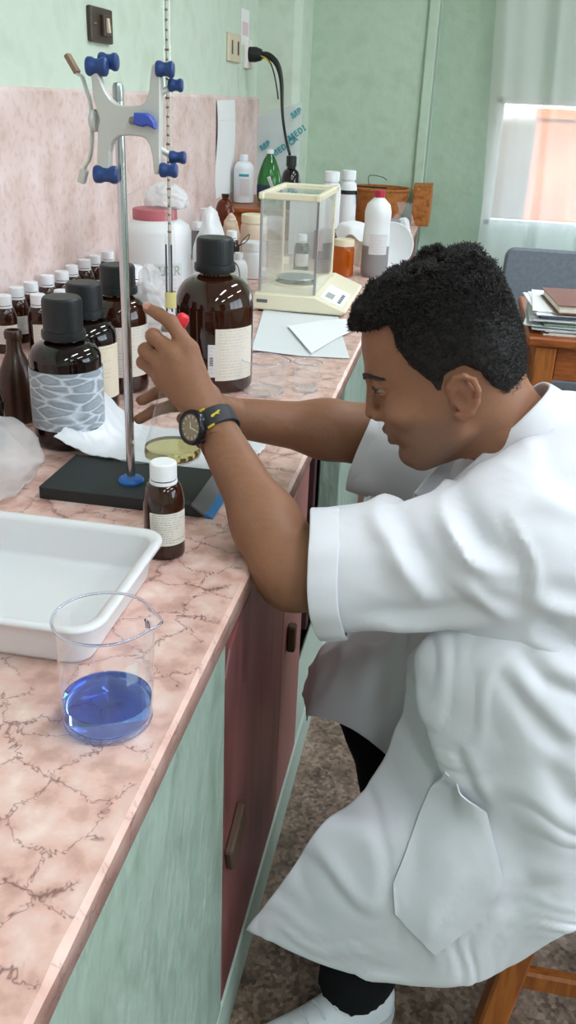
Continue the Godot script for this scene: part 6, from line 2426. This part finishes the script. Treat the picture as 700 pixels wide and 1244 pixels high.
func wristwatch() -> void:
	var A := Vector3(-0.59009, 0.60009, -0.54008).normalized()
	var N := Vector3(-0.55213, 0.18811, 0.81226).normalized()
	var B := A.cross(N)
	var c := Vector3(-0.2875, 0.8830, -1.0725)
	var t := thing("wristwatch", "black sports watch with olive dial and yellow mark on the man's wrist", "watch", c)
	# strap
	var rows := []
	for l in [[-0.0125, 0.0302], [-0.0125, 0.0325], [-0.0105, 0.0333], [0.0105, 0.0333], [0.0125, 0.0325], [0.0125, 0.0302], [-0.0125, 0.0302]]:
		var row := []
		for k in 65:
			var a := TAU * k / 64.0
			row.append((N * cos(a) * 0.97 + B * sin(a)) * l[1] + A * l[0])
		rows.append(row)
	var mb := Mesher.new()
	mb.sheet(rows)
	obj("strap", mb.done(), M.watch_strap, t)
	# case: axes x along the arm, z outward
	var xf := Transform3D(Basis(A, N, A.cross(N)), N * 0.030)
	mb = Mesher.new()
	mb.lathe([Vector2(0, 0), Vector2(0.019, 0), Vector2(0.0225, 0.003), Vector2(0.0232, 0.008), Vector2(0.0222, 0.0115), Vector2(0.0205, 0.0128), Vector2(0.0178, 0.0118), Vector2(0.0172, 0.0098), Vector2(0, 0.0098)], 48, xf, 0.7)
	obj("case", mb.done(), M.watch_case, t)
	mb = Mesher.new()
	mb.lathe([Vector2(0.0, 0.0099), Vector2(0.0168, 0.0099), Vector2(0.0168, 0.0103), Vector2(0, 0.0103)], 40, xf)
	var dial := obj("dial", mb.done(), M.watch_dial, t)
	for k in 12:
		var a := TAU * k / 12.0
		mb = Mesher.new()
		mb.box(Vector3(0.0032, 0.0006, 0.0011), xf * Transform3D(Basis(Vector3.UP, -a), Vector3(cos(a) * 0.0140, 0.0106, sin(a) * 0.0140)), 0.0001)
		obj("hour_mark", mb.done(), M.cap_cream, dial)
	for h in [[0.008, 0.7], [0.012, 2.6]]:
		mb = Mesher.new()
		mb.box(Vector3(h[0], 0.0005, 0.0014), xf * Transform3D(Basis(Vector3.UP, -h[1]), Vector3(cos(h[1]) * h[0] * 0.45, 0.0109, sin(h[1]) * h[0] * 0.45)), 0.0001)
		obj("hand", mb.done(), M.cap_cream, dial)
	mb = Mesher.new()
	mb.lathe([Vector2(0.0178, 0.0117), Vector2(0.012, 0.0121), Vector2(0, 0.0123)], 32, xf, 9.0)
	obj("crystal", mb.done(), M.glass, t)
	mb = Mesher.new()
	mb.tube([xf * Vector3(-0.022, 0.006, 0.003), xf * Vector3(-0.0262, 0.006, 0.004)], 0.003, 14)
	obj("crown", mb.done(), M.watch_case, t)
	# yellow keepers at the strap's edges and the yellow leaping mark
	for s in [[-0.0128, 0.62], [0.0128, 0.55]]:
		mb = Mesher.new()
		var pth := []
		for k in 5:
			var a: float = s[1] - 0.12 + k * 0.07
			pth.append((N * cos(a) * 0.97 + B * sin(a)) * 0.0334 + A * s[0])
		mb.tube(pth, 0.0017, 8)
		obj("keeper", mb.done(), M.yellow, t)
	var a0 := 1.05
	var nn := N * cos(a0) + B * sin(a0)
	var tt := -N * sin(a0) + B * cos(a0)
	mb = Mesher.new()
	var cat := xy([[-8, -2.5], [-7.5, -0.5], [-5, 0.6], [-1.5, 0.8], [1.5, 2.2], [4, 3.6], [5.5, 3.0], [6.6, 1.8], [5.2, 1.9], [3.4, 0.8], [2.6, -0.9], [3.8, -2.4], [2.2, -1.8], [0.6, -0.6], [-2, -1.2], [-4.2, -2.4], [-5.6, -3.4], [-6.6, -2.6]])
	mb.prism(cat.map(func(q): return q * 0.00105), 0.0012, Transform3D(Basis(tt, A, nn), nn * 0.0328), 0.0)
	obj("leaping_mark", mb.done(), M.yellow, t)
